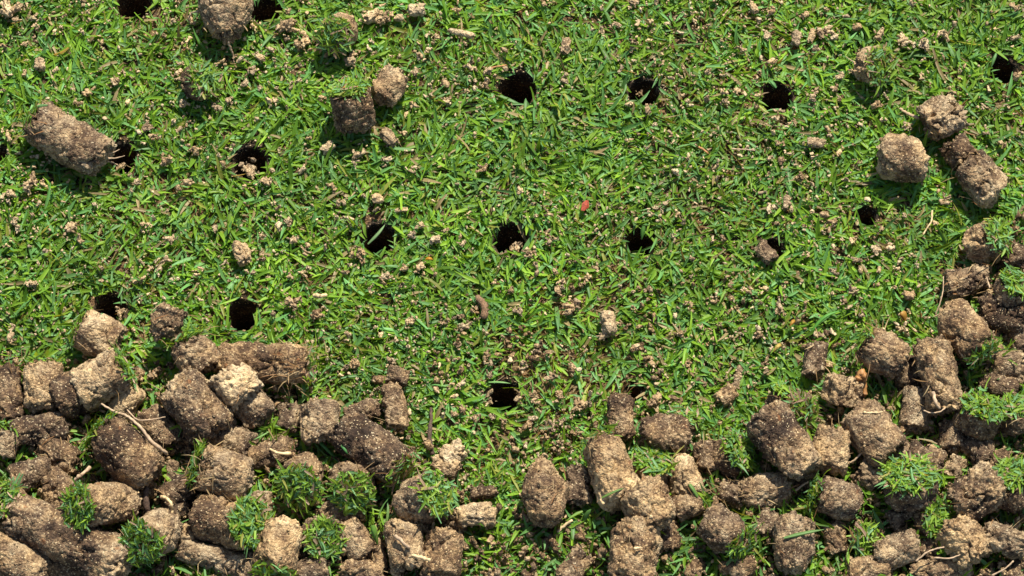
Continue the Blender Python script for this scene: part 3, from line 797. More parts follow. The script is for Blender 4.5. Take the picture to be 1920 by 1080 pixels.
def tuft(x, y, w_, z, label, yel=.3, ln=(.005, .010), n=70):
    tuft_n[0] += 1
    rs = np.random.default_rng(700 + tuft_n[0])
    R_ = w_ * PXM / 2
    c = at(x, y, z * .001 + .001)
    rr = np.sqrt(rs.random(n)) * R_; u = rs.random(n) * 6.283
    P = np.stack([rr * np.cos(u), rr * np.sin(u) * .8, z * .001 * rs.uniform(.2, 1, n)], 1)
    v = rs.random(n) * 6.283
    d = np.stack([np.cos(v) + .5 * np.cos(u) * rr / R_, np.sin(v) + .5 * np.sin(u) * rr / R_, rs.uniform(.05, 1.1, n)], 1)
    d /= np.linalg.norm(d, axis=1)[:, None]
    l = rs.uniform(*ln, n)
    col = grass_cols(n, rs, 1 + 4 * yel, .04 + .15 * yel)
    V, Q, Cc = blades_dir(P - d * l[:, None] * .25, d, l, rs.uniform(.0006, .0013, n), rs.normal(.5, .6, n), col * .6 + G_YEL * (.25 + .4 * yel), col, 3, rs.random(n) < .3)
    link('grass_tuft', mesh('grass_tuft', V, Q, attrs={'bcol': Cc}, mat=M_BLADE), (c[0], c[1], 0.), label=label, category='grass tuft', group='loose grass tufts between the cores')


for row in [
    (506, 832, 70, 9, 'yellow-green tuft spilling right of the big dark slanting core', .9),
    (505, 800, 40, 10, 'small green sprig beside the brown lower part of the yellow-ended core', .3),
    (352, 798, 46, 12, 'olive tuft under the middle of the long pale root', .7),
    (345, 630, 60, 10, 'silvery green tuft at the foot of the ragged standing fragment', 0),
    (620, 850, 60, 8, 'long-bladed tuft in the dark gap under the blocky tan core', .3),
    (590, 668, 60, 4, 'yellow-green spray beyond the right end of the long horizontal core', .9),
    (722, 975, 56, 11, 'upright green tuft above the thin slice of soil', .3),
    (765, 880, 50, 9, 'orange-based tuft at the lower right of the sloping dark core', 1),
    (905, 1040, 90, 4, 'bright fan of grass right of the large cracked core', .5),
    (1115, 968, 60, 7, 'shaded sprig in the dark hollow left of the knobbly pair', .2),
    (1440, 972, 80, 10, 'grass spray right of the squared core', .3),
    (1402, 1022, 70, 9, 'pale green spray over the lower right corner of the squared core', .2),
    (1520, 958, 60, 11, 'spiky tuft between the octagonal core and the wide tan core', .5),
    (1535, 1060, 60, 6, 'yellowish tuft at the bottom edge right of the upright core with the blade', .8),
    (1655, 750, 56, 6, 'green spray below the angular core, right of the hooked stalk', .2),
    (1868, 655, 56, 12, 'fresh tuft at the foot of the speckled core', .5),
    (1845, 690, 60, 9, 'wiry grass between the speckled core and the stacked edge cores', .3),
    (1330, 790, 56, 4, 'silvery blades above the leafy turf tuft', 0),
    (1430, 775, 60, 6, 'silvery grass at the head of the big cracked cylinder', 0),
    (12, 900, 44, 8, 'green sprig at the left edge below the stub core', .3),
    (412, 1070, 70, 6, 'olive grass patch at the bottom edge under the curved slab', .5),
    (950, 900, 70, 3, 'green sprays just left of the diamond-shaped core', .3),
    (1270, 1040, 60, 5, 'grass tuft right of the long lower lobe', .4),
    (1750, 1000, 50, 10, 'sprig left of the worm-eaten core', .2),
]:
    tuft(row[0], row[1], row[2], row[3], row[4], row[5])
# dark buried cores that fill the gaps between the ones on top
for k, (x, y, L, D, a, lab) in enumerate([
        (60, 890, 90, 60, 20, 'shaded buried core at far left under the dark fibrous one'),
        (250, 905, 90, 60, 140, 'buried core glimpsed below the tufted broad core'),
        (370, 830, 70, 60, 30, 'buried core in the gap under the big dark slanting core'),
        (510, 850, 90, 56, 10, 'half buried core under green blades between the two left rows'),
        (640, 960, 90, 56, 25, 'buried core beneath the two turf-topped cores'),
        (470, 1062, 70, 56, 15, 'buried core at the bottom edge below the neat grass disc'),
        (1250, 1010, 60, 50, 100, 'fibrous brown piece right of the knobbly pair'),
        (1500, 905, 80, 54, 20, 'buried core under the foot of the big cracked cylinder'),
        (1440, 985, 60, 54, 60, 'buried core between the squared core and the upright one with the blade'),
        (1690, 850, 70, 56, 130, 'shaded core between the large brown core and the purple-brown one'),
        (1790, 820, 70, 60, 80, 'shaded core in the hollow below the tall upright core'),
        (1870, 870, 60, 50, 30, 'earthy core between the turf mat and the dark earthy core'),
        (1850, 660, 60, 60, 40, 'shaded core in the gap right of the speckled one'),
        (1700, 700, 70, 60, 100, 'shaded core between the angular core and the tall upright one'),
        (1740, 1025, 60, 50, 60, 'small core between the notched and the worm-eaten cores')]):
    core(x, y, L, D, a, 2, lab, tone=.42, cuts=3, rough=1.3, res=.0008)


# ------------------------------------------------------------------ crumbs lying on the turf
def cluster(w, h, a, seed, lumps=None, res=.0004):
    """irregular crumb: one or two torn pieces with finer grit stuck on and around them"""
    rg = random.Random(seed); parts = []; tn = []
    m = min(w, h)
    n = lumps or int(np.clip(w * h / (.0015 ** 2) * .9, 6, 26))
    for k in range(n):
        big = k < (1 if w < .0035 else 3)
        r = m * (rg.uniform(.26, .40) if big else .05 + .17 * rg.random() ** 1.8)
        sp = .16 if big else .30
        px = rg.gauss(0, sp) * w; py = rg.gauss(0, sp) * h; pz = rg.uniform(-.1, .12 if big else .3) * m
        V, Q, T, x0, off = clod(r * 2 * rg.uniform(1., 1.9), r * 2 * rg.uniform(.7, 1), seed * 31 + k, res=max(res, r / 4.5), sq=3.5, rough=2.2, cuts=5, warp=1.9)
        M = frame_of(rg.uniform(0, 360), rg.uniform(-50, 50), rg.uniform(0, 360))
        parts.append((V @ M.T + np.array([px, py, pz]), Q, T)); tn.append(np.full(len(V), rg.uniform(-.16, .12)))
    V, Q, T = join(parts)
    ca, sa = math.cos(math.radians(a)), math.sin(math.radians(a))
    V = V @ np.array([[ca, sa, 0], [-sa, ca, 0], [0, 0, 1]])
    return V, Q, T, np.concatenate(tn)


cr_n = [0]
crumb_xy = []


def crumb(x, y, w_, h_, a, tone, label, kind='clod', group=None, cat='soil crumb', lift=3.5, sink=.2):
    cr_n[0] += 1; s = 5000 + cr_n[0] * 7
    w, h = w_ * PXM, h_ * PXM
    tone += .10
    zc = lift * .001 + h * (.5 - sink)
    p = at(x, y, zc)
    if kind == 'clod':
        V, Q, T, x0, off = clod(w, h, s, res=.0004, sq=3.2, rough=1.5, cuts=3)
        V = V @ frame_of(a, 4, s % 360).T
        t = tone + (fbm(V / .003 + off, 2, s) - .5) * .3
    else:
        V, Q, T, t = cluster(w, h, a, s); t = t + tone
    crumb_xy.append((p[0], p[1], max(w, h) / 2))
    me = mesh('soil_crumb', V + np.array([0, 0, zc - .0015]), Q, T, {'tone': t}, mat=M_SOIL)
    return link('soil_crumb', me, (p[0], p[1], .0015), label=label, category=cat, group=group)


K = crumb
GL = 'larger soil crumbs lying on the turf'
for row in [
    (22, 18, 50, 40, 20, .72, 'pale sandy crumb heap in the top left corner', 'cl'),
    (74, 121, 34, 25, 80, .56, 'pointed grey-pink crumb standing alone near the top left', ''),
    (782, 17, 46, 33, 5, .72, 'smooth pale sandy nugget at the top edge, left of centre', ''),
    (702, 30, 44, 34, 40, .74, 'crooked pale sand lump left of the smooth nugget', 'cl'),
    (726, 28, 30, 24, 0, .60, 'right end of the crooked pale lump', 'cl'),
    (748, 33, 20, 16, 0, .60, 'small round crumb between the crooked lump and the smooth nugget', ''),
    (655, 115, 32, 24, 10, .56, 'greyish rounded crumb right of the capped core near the top', ''),
    (540, 45, 40, 34, -45, .64, 'upper end of the crumb trail right of the top hole', 'cl'),
    (562, 76, 44, 32, -30, .64, 'lower end of the crumb trail beside the capped core near the top', 'cl'),
    (730, 258, 50, 30, -50, .46, 'dark triangular crumb below the pentagonal fragment', ''),
    (840, 185, 22, 20, 0, .68, 'round pink-tan crumb midway between the fragment and the widest hole', 'cl'),
    (778, 197, 28, 16, -10, .62, 'flat crumb right of the pentagonal fragment', 'cl'),
    (865, 62, 62, 14, -18, .68, 'long curved worm-like cast near the top centre', ''),
    (903, 315, 24, 20, 0, .56, 'grey crumb in open turf below the widest hole', 'cl'),
    (1060, 87, 38, 22, 80, .50, 'tall purplish grey crumb right of the top centre', ''),
    (1058, 147, 44, 16, 75, .58, 'thin vertical line of crumbs between the two upper middle holes', 'cl'),
    (913, 158, 46, 18, 30, .52, 'brown crumb ridge at the upper left rim of the widest hole', 'cl'),
    (947, 127, 24, 16, 60, .58, 'tan crumb on the top rim of the widest hole', 'cl'),
    (1185, 7, 36, 22, 15, .64, 'pale crumb at the top edge, right of centre', 'cl'),
    (1153, 50, 26, 22, 40, .52, 'brown crumb with straw, top right of centre', 'cl'),
    (1187, 73, 26, 20, 80, .34, 'dark reddish crumb above the bridged hole', 'cl'),
    (1216, 205, 20, 26, 0, .60, 'crumb at the lower rim of the bridged hole', 'cl'),
    (1413, 13, 34, 18, -65, .74, 'narrow pale crumb touching the top edge, right half', ''),
    (1447, 20, 26, 22, 0, .62, 'pale crumb right of the narrow one at the top edge', 'cl'),
    (1507, 27, 30, 26, 0, .56, 'pinkish crumb cluster above the trio of standing crumbs', 'cl'),
    (1493, 72, 36, 20, 80, .50, 'brown column of crumb, left of the trio', ''),
    (1522, 67, 40, 18, 75, .60, 'upright pointed tan crumb, middle of the trio', ''),
    (1544, 64, 26, 24, 0, .50, 'purplish crumb, right of the trio', 'cl'),
    (1530, 91, 22, 16, 0, .56, 'crumb beneath the pointed tan one', 'cl'),
    (1607, 51, 22, 18, 0, .46, 'dark round crumb above the upper right turf-capped core', ''),
    (1650, 68, 22, 18, 60, .56, 'greyish crumb above right of the upper right capped core', 'cl'),
    (1694, 80, 30, 26, -30, .68, 'left of two pale popcorn-like crumb clusters, upper right', 'cl'),
    (1729, 80, 38, 30, -10, .74, 'right and largest of the pale popcorn-like crumb clusters', 'cl'),
    (1770, 64, 32, 22, 10, .66, 'pinkish knobbly crumb right of the popcorn-like clusters', 'cl'),
    (1730, 147, 20, 20, 0, .66, 'pale round crumb right of the upper right capped core', 'cl'),
    (1562, 164, 18, 18, 0, .54, 'lilac-grey crumb right of the clean dark hole', 'cl'),
    (1643, 198, 26, 24, 0, .58, 'grey-tan crumb at the left tip of the trailing roots', 'cl'),
    (1700, 236, 28, 24, 60, .58, 'crumb between the knobbly core and the barrel core', 'cl'),
    (1530, 268, 40, 27, -5, .50, 'smooth lilac-grey pebble-like crumb left of the barrel core', ''),
    (1903, 143, 24, 16, 10, .54, 'flat crumb on the right rim of the top right hole', 'cl'),
    (1465, 300, 22, 16, 80, .34, 'red-brown chip below the clean dark hole', ''),
    (1503, 333, 24, 20, 0, .36, 'dark red crumb below the chip, right half', 'cl'),
    (1473, 379, 38, 17, 80, .56, 'upright pink-grey crumb in the right half turf', ''),
    (1545, 402, 18, 16, 0, .50, 'round brown bead left of the small shaded hole', ''),
    (1563, 413, 20, 16, 0, .54, 'grey crumb beside the round brown bead', 'cl'),
    (1436, 474, 58, 34, -58, .30, 'reddish brown angular crumb half covering a hole', ''),
    (1643, 467, 36, 22, -50, .62, 'slanting pale crumb below the small shaded hole', 'cl'),
    (1565, 510, 46, 18, 75, .50, 'upright sandy streak in the right half turf', 'cl'),
    (1705, 553, 26, 24, 0, .46, 'grey round crumb left of the hollow ragged core', ''),
    (1603, 547, 26, 20, 0, .52, 'brownish crumb left of the grey round one', 'cl'),
    (615, 277, 34, 22, 35, .68, 'slanting sandy crumb below the squat grass-matted core', ''),
    (310, 302, 26, 24, 0, .58, 'pinkish crumb right of the long isolated core', 'cl'),
    (367, 284, 24, 22, 0, .60, 'crumb between the long isolated core and the crumb-filled hole', 'cl'),
    (62, 344, 36, 28, 30, .64, 'pale crumb below the long isolated core', 'cl'),
    (497, 341, 38, 22, 10, .70, 'pale crumbs just under the crumb-filled hole', 'cl'),
    (353, 343, 26, 18, 0, .56, 'brownish crumb left below the crumb-filled hole', 'cl'),
    (568, 315, 26, 18, -40, .70, 'pale crumb right of the crumb-filled hole', 'cl'),
    (475, 130, 20, 20, 0, .60, 'crumb right of the low turf-capped core', 'cl'),
    (28, 417, 30, 17, -70, .72, 'long pale crumb near the left edge, mid height', 'cl'),
    (134, 424, 38, 24, 40, .60, 'two-toned crumb pair near the left edge, mid height', 'cl'),
    (62, 533, 32, 22, -70, .66, 'sandy crumb streak left of the small black hole', 'cl'),
    (312, 490, 22, 20, 0, .56, 'pinkish crumb left of the leaf-shaped crumb', 'cl'),
    (455, 474, 58, 38, -72, .60, 'large leaf-shaped tan crumb standing alone in the left turf', ''),
    (573, 468, 34, 18, 75, .68, 'pale upright crumb right of the leaf-shaped one', 'cl'),
    (490, 478, 34, 16, 70, .62, 'faint sandy streak beside the leaf-shaped crumb', 'cl'),
    (540, 419, 24, 20, 0, .56, 'greyish crumb above right of the leaf-shaped one', 'cl'),
    (551, 573, 38, 28, -10, .64, 'knobbly pale crumb right of the hole with dry grass', 'cl'),
    (590, 593, 24, 24, 0, .44, 'brown crumb below right of the knobbly pale crumb', 'cl'),
    (23, 634, 30, 18, -45, .60, 'pink-grey crumb at the left edge above the pile', 'cl'),
    (707, 373, 26, 23, 0, .72, 'round pale crumb above the hole with the pale blade', ''),
    (753, 394, 26, 13, 5, .58, 'flat grey crumb right of the round pale crumb', ''),
    (818, 451, 26, 24, 0, .66, 'round sandy crumb between two middle holes', ''),
    (674, 476, 26, 26, 0, .48, 'grey crumb on the lower left rim of the hole with the pale blade', 'cl'),
    (868, 457, 22, 14, -30, .66, 'pale crumb left of the hole with heaped crumbs', 'cl'),
    (928, 528, 20, 14, 10, .60, 'pinkish crumb below the hole with heaped crumbs', 'cl'),
    (992, 477, 24, 22, 0, .54, 'tan crumb on the lower right rim of the hole with heaped crumbs', 'cl'),
    (1007, 499, 32, 18, -60, .48, 'brown crumb chain below right of the hole with heaped crumbs', 'cl'),
    (1097, 523, 34, 16, 40, .62, 'pale crumb pair below the red leaf bit', 'cl'),
    (1070, 575, 40, 22, 60, .56, 'orange-tan crumb spike left of the upright tan lump', 'cl'),
    (1139, 608, 62, 34, 100, .58, 'upright tan lump standing in the lower middle turf', ''),
    (1050, 745, 30, 22, 0, .50, 'brown crumb right of the lowest open hole', 'cl'),
    (1035, 800, 40, 24, -30, .56, 'crumb heap between the lowest open hole and the small upright core', 'cl'),
    (1090, 760, 26, 24, 0, .60, 'rounded tan crumb left of the small upright core', 'cl'),
    (1226, 752, 34, 26, 0, .44, 'dark crumb right of the narrow slit', 'cl'),
    (1275, 752, 30, 24, 0, .46, 'brown crumb above the cracked lumpy core', 'cl'),
    (1437, 672, 36, 18, 70, .36, 'dark crumb left of the half buried soil strip', 'cl'),
    (970, 745, 26, 16, 30, .48, 'crumb on the right rim of the lowest open hole', 'cl'),
]:
    x, y, w1, h1, a, tn_, lab, kd = row
    K(x, y, w1, h1, a, tn_, lab, 'cluster' if kd == 'cl' else 'clod', GL)

# crumbs inside and on the rims of holes
for (x, y, w1, h1, z, tn_, lab) in [
    (462, 314, 34, 30, -2.5, .52, 'loose sand sliding down inside the crumb-filled hole'),
    (475, 328, 30, 18, .5, .60, 'sandy crumbs on the lower lip of the crumb-filled hole'),
    (968, 462, 34, 24, -2., .46, 'dark crumbs inside the hole with heaped crumbs'),
    (950, 478, 36, 16, .6, .52, 'crumbs along the lower lip of the hole with heaped crumbs'),
    (1204, 176, 34, 12, -1.2, .44, 'soil bridge across the upper middle hole'),
    (222, 312, 34, 22, -.5, .56, 'loose sand between the long isolated core and its hole'),
    (918, 752, 22, 24, -.6, .48, 'crumbs sliding into the lowest open hole on its left'),
    (223, 587, 18, 26, .6, .52, 'crumbs on the right lip of the small black hole'),
    (1460, 208, 34, 14, .6, .58, 'pale crumbs along the lower lip of the clean dark hole'),
]:
    K(x, y, w1, h1, 0, tn_, lab, 'cluster', 'crumbs at the lips of the core holes', lift=z + 1.0, sink=.2)

# small crumbs: nothing tells them apart
small = [(132, 167), (190, 129), (113, 50), (155, 60), (190, 80), (217, 152), (258, 132), (220, 192), (8, 170), (435, 272), (487, 108), (537, 122), (547, 163),
         (455, 158), (517, 190), (167, 173), (427, 188), (777, 135), (857, 347), (668, 290), (1117, 257), (823, 27), (1447, 115), (1465, 88), (1577, 287), (1878, 312),
         (1903, 113), (1863, 23), (1423, 133), (73, 493), (422, 495), (257, 525), (213, 393), (25, 365), (70, 378), (273, 423), (317, 393), (400, 430), (197, 487),
         (443, 518), (1117, 502), (757, 503), (1215, 397), (878, 402), (1447, 387), (1647, 403), (1697, 410), (1773, 375), (1293, 583), (1317, 612), (1513, 480), (1602, 448), (1687, 490), (1437, 693)]
rg = random.Random(99)
for k in range(150):
    for _ in range(40):
        x = rg.uniform(5, 1915); y = rg.uniform(5, 760)
        dens = 1.0 if (x < 950 and y < 560) or (x > 1380 and y < 330) else .35
        if y > 640 and (x < 560 or x > 1580): continue
        if rg.random() < dens: break
    small.append((x, y))
brown_ = [(807, 477), (1005, 660), (913, 667), (927, 707), (1073, 690), (715, 527), (787, 627), (1363, 518), (1413, 563), (1483, 485), (1590, 573), (1383, 693), (1010, 647)]
for k in range(75):
    brown_.append((rg.uniform(760, 1620), rg.uniform(430, 800)))
for lst, t0, lab, g in ((small, .66, 'small pale crumb of sandy soil lying loose on the turf', 'small pale soil crumbs on the turf'),
                        (brown_, .50, 'small brown crumb of soil sunk between the grass blades', 'small brown soil crumbs in the turf')):
    for (x, y) in lst:
        p = at(x, y, .002)
        if hole_d(np.array([p]))[0] < 1.15: continue
        s_ = rg.uniform(11, 20)
        K(x, y, s_ * rg.uniform(1, 1.35), s_, rg.uniform(0, 180), t0 + rg.uniform(-.09, .09), lab, 'cluster', g, lift=3.6 if t0 > .6 else 3.0)


# stuff: fine crumbs and sand grains
def bits(name, pts, sizes, zs, tones, mat, nt=8, res_f=5., seed=3):
    tpl = []
    for k in range(nt):
        V, Q, T, x0, off = clod(.0023, .0015, 900 + k + seed, res=.002 / res_f, sq=3.5, rough=1.8, cuts=6, warp=2.)
        tpl.append((V / .002, Q, T))
    rs = np.random.default_rng(seed)
    Vs, Qs, Ts, An, o = [], [], [], [], 0
    for (p, s, z, t) in zip(pts, sizes, zs, tones):
        V, Q, T = tpl[rs.integers(nt)]
        M = frame_of(rs.uniform(0, 360), rs.uniform(-80, 80), rs.uniform(0, 360))
        W = V @ M.T * s + np.array([p[0], p[1], z])
        Vs.append(W); Qs.append(Q + o); Ts.append(T + o); An.append(np.full(len(V), t)); o += len(V)
    return mesh(name, np.concatenate(Vs), np.concatenate(Qs), np.concatenate(Ts), {'tone': np.concatenate(An)}, mat=mat)


def pile_mask(P):
    """1 inside the heap of cores (world xy)"""
    d = P - CP
    dep = -(d @ CB); x = (d @ CR) / dep * DIST / PXM + 960; y = 540 - (d @ CU) / dep * DIST / PXM
    edge = np.interp(x, [-600, 0, 120, 330, 560, 640, 780, 900, 1080, 1200, 1500, 1620, 1740, 1800, 1850, 2500], [640, 670, 690, 690, 740, 780, 840, 960, 960, 860, 800, 740, 640, 520, 440, 380])
    return np.clip((y - edge) / 50 + .5, 0, 1)


n = 17000
P = np.stack([RS.uniform(-.23, .23, n), RS.uniform(-.14, .17, n), np.zeros(n)], 1)
pm = pile_mask(P)
patch = fbm(P / .03, 2, 66)
keep = (RS.random(n) < np.clip((patch - .35) * 3.2, .15, 1)) & (hole_d(P) > 1.1) & (pm < .5)
P = P[keep]; n = len(P)
link('sand_grains', bits('sand_grains', P, RS.uniform(.0007, .0019, n) * (1 + (RS.random(n) < .15)), RS.uniform(.0026, .0056, n), RS.uniform(.60, 1.0, n), M_SOIL, res_f=3.4, seed=5), kind='stuff')
n = 1300
P = np.stack([RS.uniform(-.03, .14, n), RS.uniform(-.075, .02, n), np.zeros(n)], 1)
pt = fbm(P / .012, 2, 166)
keep = (RS.random(n) < np.clip((pt - .48) * 6, 0, 1) * np.clip((.015 - P[:, 1]) / .03, .1, 1)) & (hole_d(P) > 1.05) & (pile_mask(P) < .6)
P = P[keep]; n = len(P)
link('brown_grit', bits('brown_grit', P, RS.uniform(.0010, .0034, n), RS.uniform(.0018, .0044, n), RS.uniform(.36, .66, n), M_SOIL, res_f=5., seed=25), kind='stuff')
n = 21000
P = np.stack([RS.uniform(-.24, .24, n), RS.uniform(-.16, .03, n), np.zeros(n)], 1)
pm = pile_mask(P)
keep = (RS.random(n) < pm) & (hole_d(P) > 1.1)
P = P[keep]; n = len(P)
link('loose_soil', bits('loose_soil', P, RS.uniform(.0010, .0052, n) ** 1 * np.where(RS.random(n) < .5, .6, 1), RS.uniform(.0008, .0085, n), RS.uniform(.25, .68, n), M_SOIL, res_f=6., seed=15), kind='stuff')

# ------------------------------------------------------------------ the turf
def turf(n, x0, x1, y0, y1, seed, upright=False):
    rs = np.random.default_rng(seed)
    P = np.stack([rs.uniform(x0, x1, n), rs.uniform(y0, y1, n), np.zeros(n)], 1)
    d = hole_d(P)
    pm = pile_mask(P)
    keep = (d > 1.03) & (rs.random(n) < 1 - .50 * pm)
    P = P[keep]; pm = pm[keep]; n = len(P)
    patch = np.clip((fbm(P / .020, 3, 71) - .5) * 2.2 + .5, 0, 1)
    thin = fbm(P / .010, 2, 72)
    keep = (thin > .33) | (rs.random(n) < .5)
    P = P[keep]; patch = patch[keep]; pm = pm[keep]; n = len(P)
    P[:, 2] = ground_z(P) + rs.random(n) ** 1.2 * .0022 + pm * rs.random(n) ** 2 * .006
    flow = (fbm(P / .03, 2, 80) * 4 * math.pi)
    az = np.where(rs.random(n) < .35, flow + rs.normal(0, .6, n), rs.random(n) * 2 * math.pi)
    el = np.radians(np.clip(rs.gamma(2.2, 7, n), 1, 55))
    ln = np.clip(rs.lognormal(math.log(.0056), .34, n), .0026, .0125)
    wd = rs.uniform(.00075, .00160, n) * (.82 + ln / .0062 * .2)
    tip = P + np.stack([np.cos(az) * np.cos(el), np.sin(az) * np.cos(el), 0 * az], 1) * (ln * .85)[:, None]
    keep = ((hole_d(tip) > .86) & (hole_d((tip + P) / 2) > .86)) | (rs.random(n) < .025)
    P, az, el, ln, wd, patch, pm = P[keep], az[keep], el[keep], ln[keep], wd[keep], patch[keep], pm[keep]; n = len(P)
    col = grass_cols(n, rs, 1., .05, patch)
    # brown thatch low down
    low = P[:, 2] < np.quantile(P[:, 2], .12)
    r_ = rs.random(n)[:, None]
    th = (G_STRAW * r_ + G_BRN * (1 - r_)) * .75
    col = np.where(low[:, None], th, col)
    wd = np.where(low, wd * .55, wd); ln = np.where(low, ln * .8, ln)
    tip = col * np.array([1.08, 1.06, 1.1])
    base = col * .75 + G_YEL * .18
    return blades(P, az, el, ln, wd, rs.normal(.35, .5, n), base, tip, 3, mown=rs.random(n) < .18)


sets = [turf(104000, -.215, .215, -.135, .16, 21),
        turf(14000, -.30, -.215, -.20, .24, 22), turf(14000, .215, .30, -.20, .24, 23),
        turf(8000, -.215, .215, .16, .22, 24), turf(8000, -.215, .215, -.20, -.135, 25)]
Vs, Qs, Cs, o = [], [], [], 0
for V, Q, C_ in sets:
    Vs.append(V); Qs.append(Q + o); Cs.append(C_); o += len(V)
link('grass', mesh('grass', np.concatenate(Vs), np.concatenate(Qs), attrs={'bcol': np.concatenate(Cs)}, mat=M_BLADE), kind='stuff')


# ------------------------------------------------------------------ single blades, roots, straws, chips
def blade_px(p0, p1, wpx, col, label, z0=4., z1=4., arch=1., name='grass_clipping', cat='grass clipping', group=None, bendpx=0):
    A = at(*p0, z0 * .001); B = at(*p1, z1 * .001)
    n = 7; base = A.copy(); base[2] = 0
    dv = B - A; L = np.linalg.norm(dv); dv /= L
    sd2 = np.cross(dv, [0, 0, 1.]); sd2 /= np.linalg.norm(sd2)
    V = []
    for k in range(n + 1):
        t = k / n; w_ = wpx * PXM * .5 * np.interp(t, [0, .3, .7, 1], [.6, 1, .85, .15])
        c = A + (B - A) * t + np.array([0, 0, arch * .001 * math.sin(math.pi * t)]) + sd2 * bendpx * PXM * math.sin(math.pi * t)
        V += [c - sd2 * w_ + [0, 0, w_ * .4], c, c + sd2 * w_ + [0, 0, w_ * .4], c - np.array([0, 0, .00012])]
    V = np.array(V) - base
    Q = []
    for k in range(n):
        a = k * 4; b = a + 4
        Q += [[a, a + 1, b + 1, b], [a + 1, a + 2, b + 2, b + 1], [a, b, b + 3, a + 3], [a + 3, b + 3, b + 2, a + 2]]
    me = mesh(name, V, np.array(Q), attrs={'bcol': np.tile(np.array(col), (len(V), 1))}, mat=M_BLADE)
    return link(name, me, base, label=label, category=cat, group=group)


blade_px((690, 458), (722, 421), 6, (.22, .36, .14), 'pale curved blade lying across a middle hole', 3, 4.5, 1.5, bendpx=4)
blade_px((1207, 424), (1203, 449), 9, (.09, .22, .035), 'broad green blade hanging into the hole right of centre', 4.5, 2, .5)
blade_px((1470, 1009), (1545, 993), 7, (.13, .25, .06), 'long straight blade lying on the dark-topped upright core', 19, 18, .5)
blade_px((1128, 934), (1170, 915), 5, (.12, .22, .04), 'green blade across the pale foot of the leaning cylinder', 23, 23, .5)
blade_px((1092, 980), (1108, 955), 10, (.13, .28, .06), 'lone broad blade in the dark gap left of the knobbly pair', 6, 12, 1)
blade_px((698, 985), (708, 1022), 11, (.16, .32, .05), 'smooth bright blade standing beside the smooth dark brown core', 14, 8, 1)
blade_px((1520, 625), (1576, 583), 7, (.12, .34, .05), 'long arched bright blade left of the angular core', 3, 5, 2, bendpx=-6)
blade_px((590, 818), (640, 868), 7, (.13, .33, .08), 'long arched blade beneath the blocky tan core', 8, 5, 4, bendpx=6)
blade_px((640, 835), (684, 872), 9, (.10, .29, .08), 'arched blade crossing the left foot of the sloping dark core', 18, 8, 3, bendpx=6)
blade_px((916, 717), (957, 719), 4, (.22, .42, .12), 'thin bright blade bridging the top of the lowest open hole', 4, 4, .6)
blade_px((1290, 905), (1312, 940), 7, (.13, .25, .05), 'blade leaning against the pale sand core', 14, 12, 1)
blade_px((1455, 165), (1440, 150), 7, (.13, .31, .09), 'blade curling over the upper rim of the clean dark hole', 4, 3.5, 1)
blade_px((1868, 100), (1858, 128), 6, (.16, .32, .10), 'blade leaning over the top right hole', 5, 3, 1)


def stick(pts, r0, r1, label, mat, name='root', cat='root', group=None, nu=7, jit=.12):
    ps = [at(px, py, z * .001) for (px, py, z) in pts]
    base = ps[0].copy(); base[2] = max(0, base[2] - .001)
    V, Q, T = tube([p - base for p in ps], np.linspace(r0, r1, len(ps)) * .001, nu=nu, seed=int(pts[0][0]), jit=jit)
    return link(name, mesh(name, V, Q, T, mat=mat), base, label=label, category=cat, group=group)


stick([(190, 757, 22), (215, 772, 22), (238, 780, 24), (262, 800, 24), (285, 828, 22), (312, 850, 17)], .35, .75, 'long pale root curving down across the left pile', M_ROOT)
stick([(170, 876, 17), (150, 892, 18), (140, 902, 17), (131, 919, 14)], .75, .45, 'short bare pale root pointing down left in the left pile', M_ROOT)
stick([(238, 768, 20), (256, 786, 21), (280, 787, 20), (310, 782, 18)], .28, .18, 'thin hair root beside the long pale one', M_ROOT)
stick([(274, 915, 14), (273, 935, 14), (275, 962, 11)], 1.1, 1.0, 'thick dark rotten root standing between the tufted core and red-brown lump', M_DROOT)
stick([(302, 932, 14), (312, 934, 16), (320, 944, 17), (323, 955, 15), (321, 970, 13), (318, 982, 12)], .7, .4, 'curled white shoot on the dark red-brown lump', M_SEED, name='shoot', cat='shoot')
stick([(808, 765, 4), (809, 785, 5), (805, 815, 6), (811, 852, 5)], .5, .95, 'dark rotten stem standing right of the narrow upright piece', M_DROOT, name='rotten_stem', cat='stem')
stick([(741, 1005, 20), (752, 1014, 21), (768, 1028, 19)], .7, .55, 'brown straw stub on the left half of the cracked core', M_ROOT, name='straw', cat='straw')
stick([(773, 1041, 20), (790, 1045, 20), (805, 1050, 19)], .6, .7, 'pale straw chip near the crack of the large cracked core', M_SEED, name='straw', cat='straw')
stick([(505, 842, 12), (520, 849, 13), (545, 851, 12)], .4, .7, 'white bone-like straw between the left pile and the sloping dark core', M_SEED, name='straw', cat='straw')
stick([(1622, 742, 10), (1621, 722, 12), (1620, 708, 14)], .9, .75, 'greyish stalk of the hooked orange thing beside the sandy disc core', M_ORANGE, name='stalk', cat='stalk')
stick([(1622, 706, 15), (1614, 699, 15.5), (1610, 708, 14)], 1.3, 1.5, 'orange hooked tip bending over the stalk', M_ORANGE, name='stalk_tip', cat='stalk')
stick([(1718, 1052, 14), (1735, 1038, 15), (1752, 1030, 15), (1770, 1026, 15)], .35, .3, 'pale root curving up to the worm-eaten core', M_ROOT)
stick([(1752, 1046, 16), (1780, 1047, 17), (1800, 1040, 17)], .35, .25, 'pale root below the curving one in the bottom right', M_ROOT)
stick([(1860, 1079, 14), (1882, 1068, 15), (1900, 1052, 16)], .3, .3, 'thin grey root hanging in the bottom right cavity', M_ROOT)
stick([(1856, 540, 19), (1850, 520, 18)], .3, .2, 'tiny root end above the blackish core', M_ROOT)
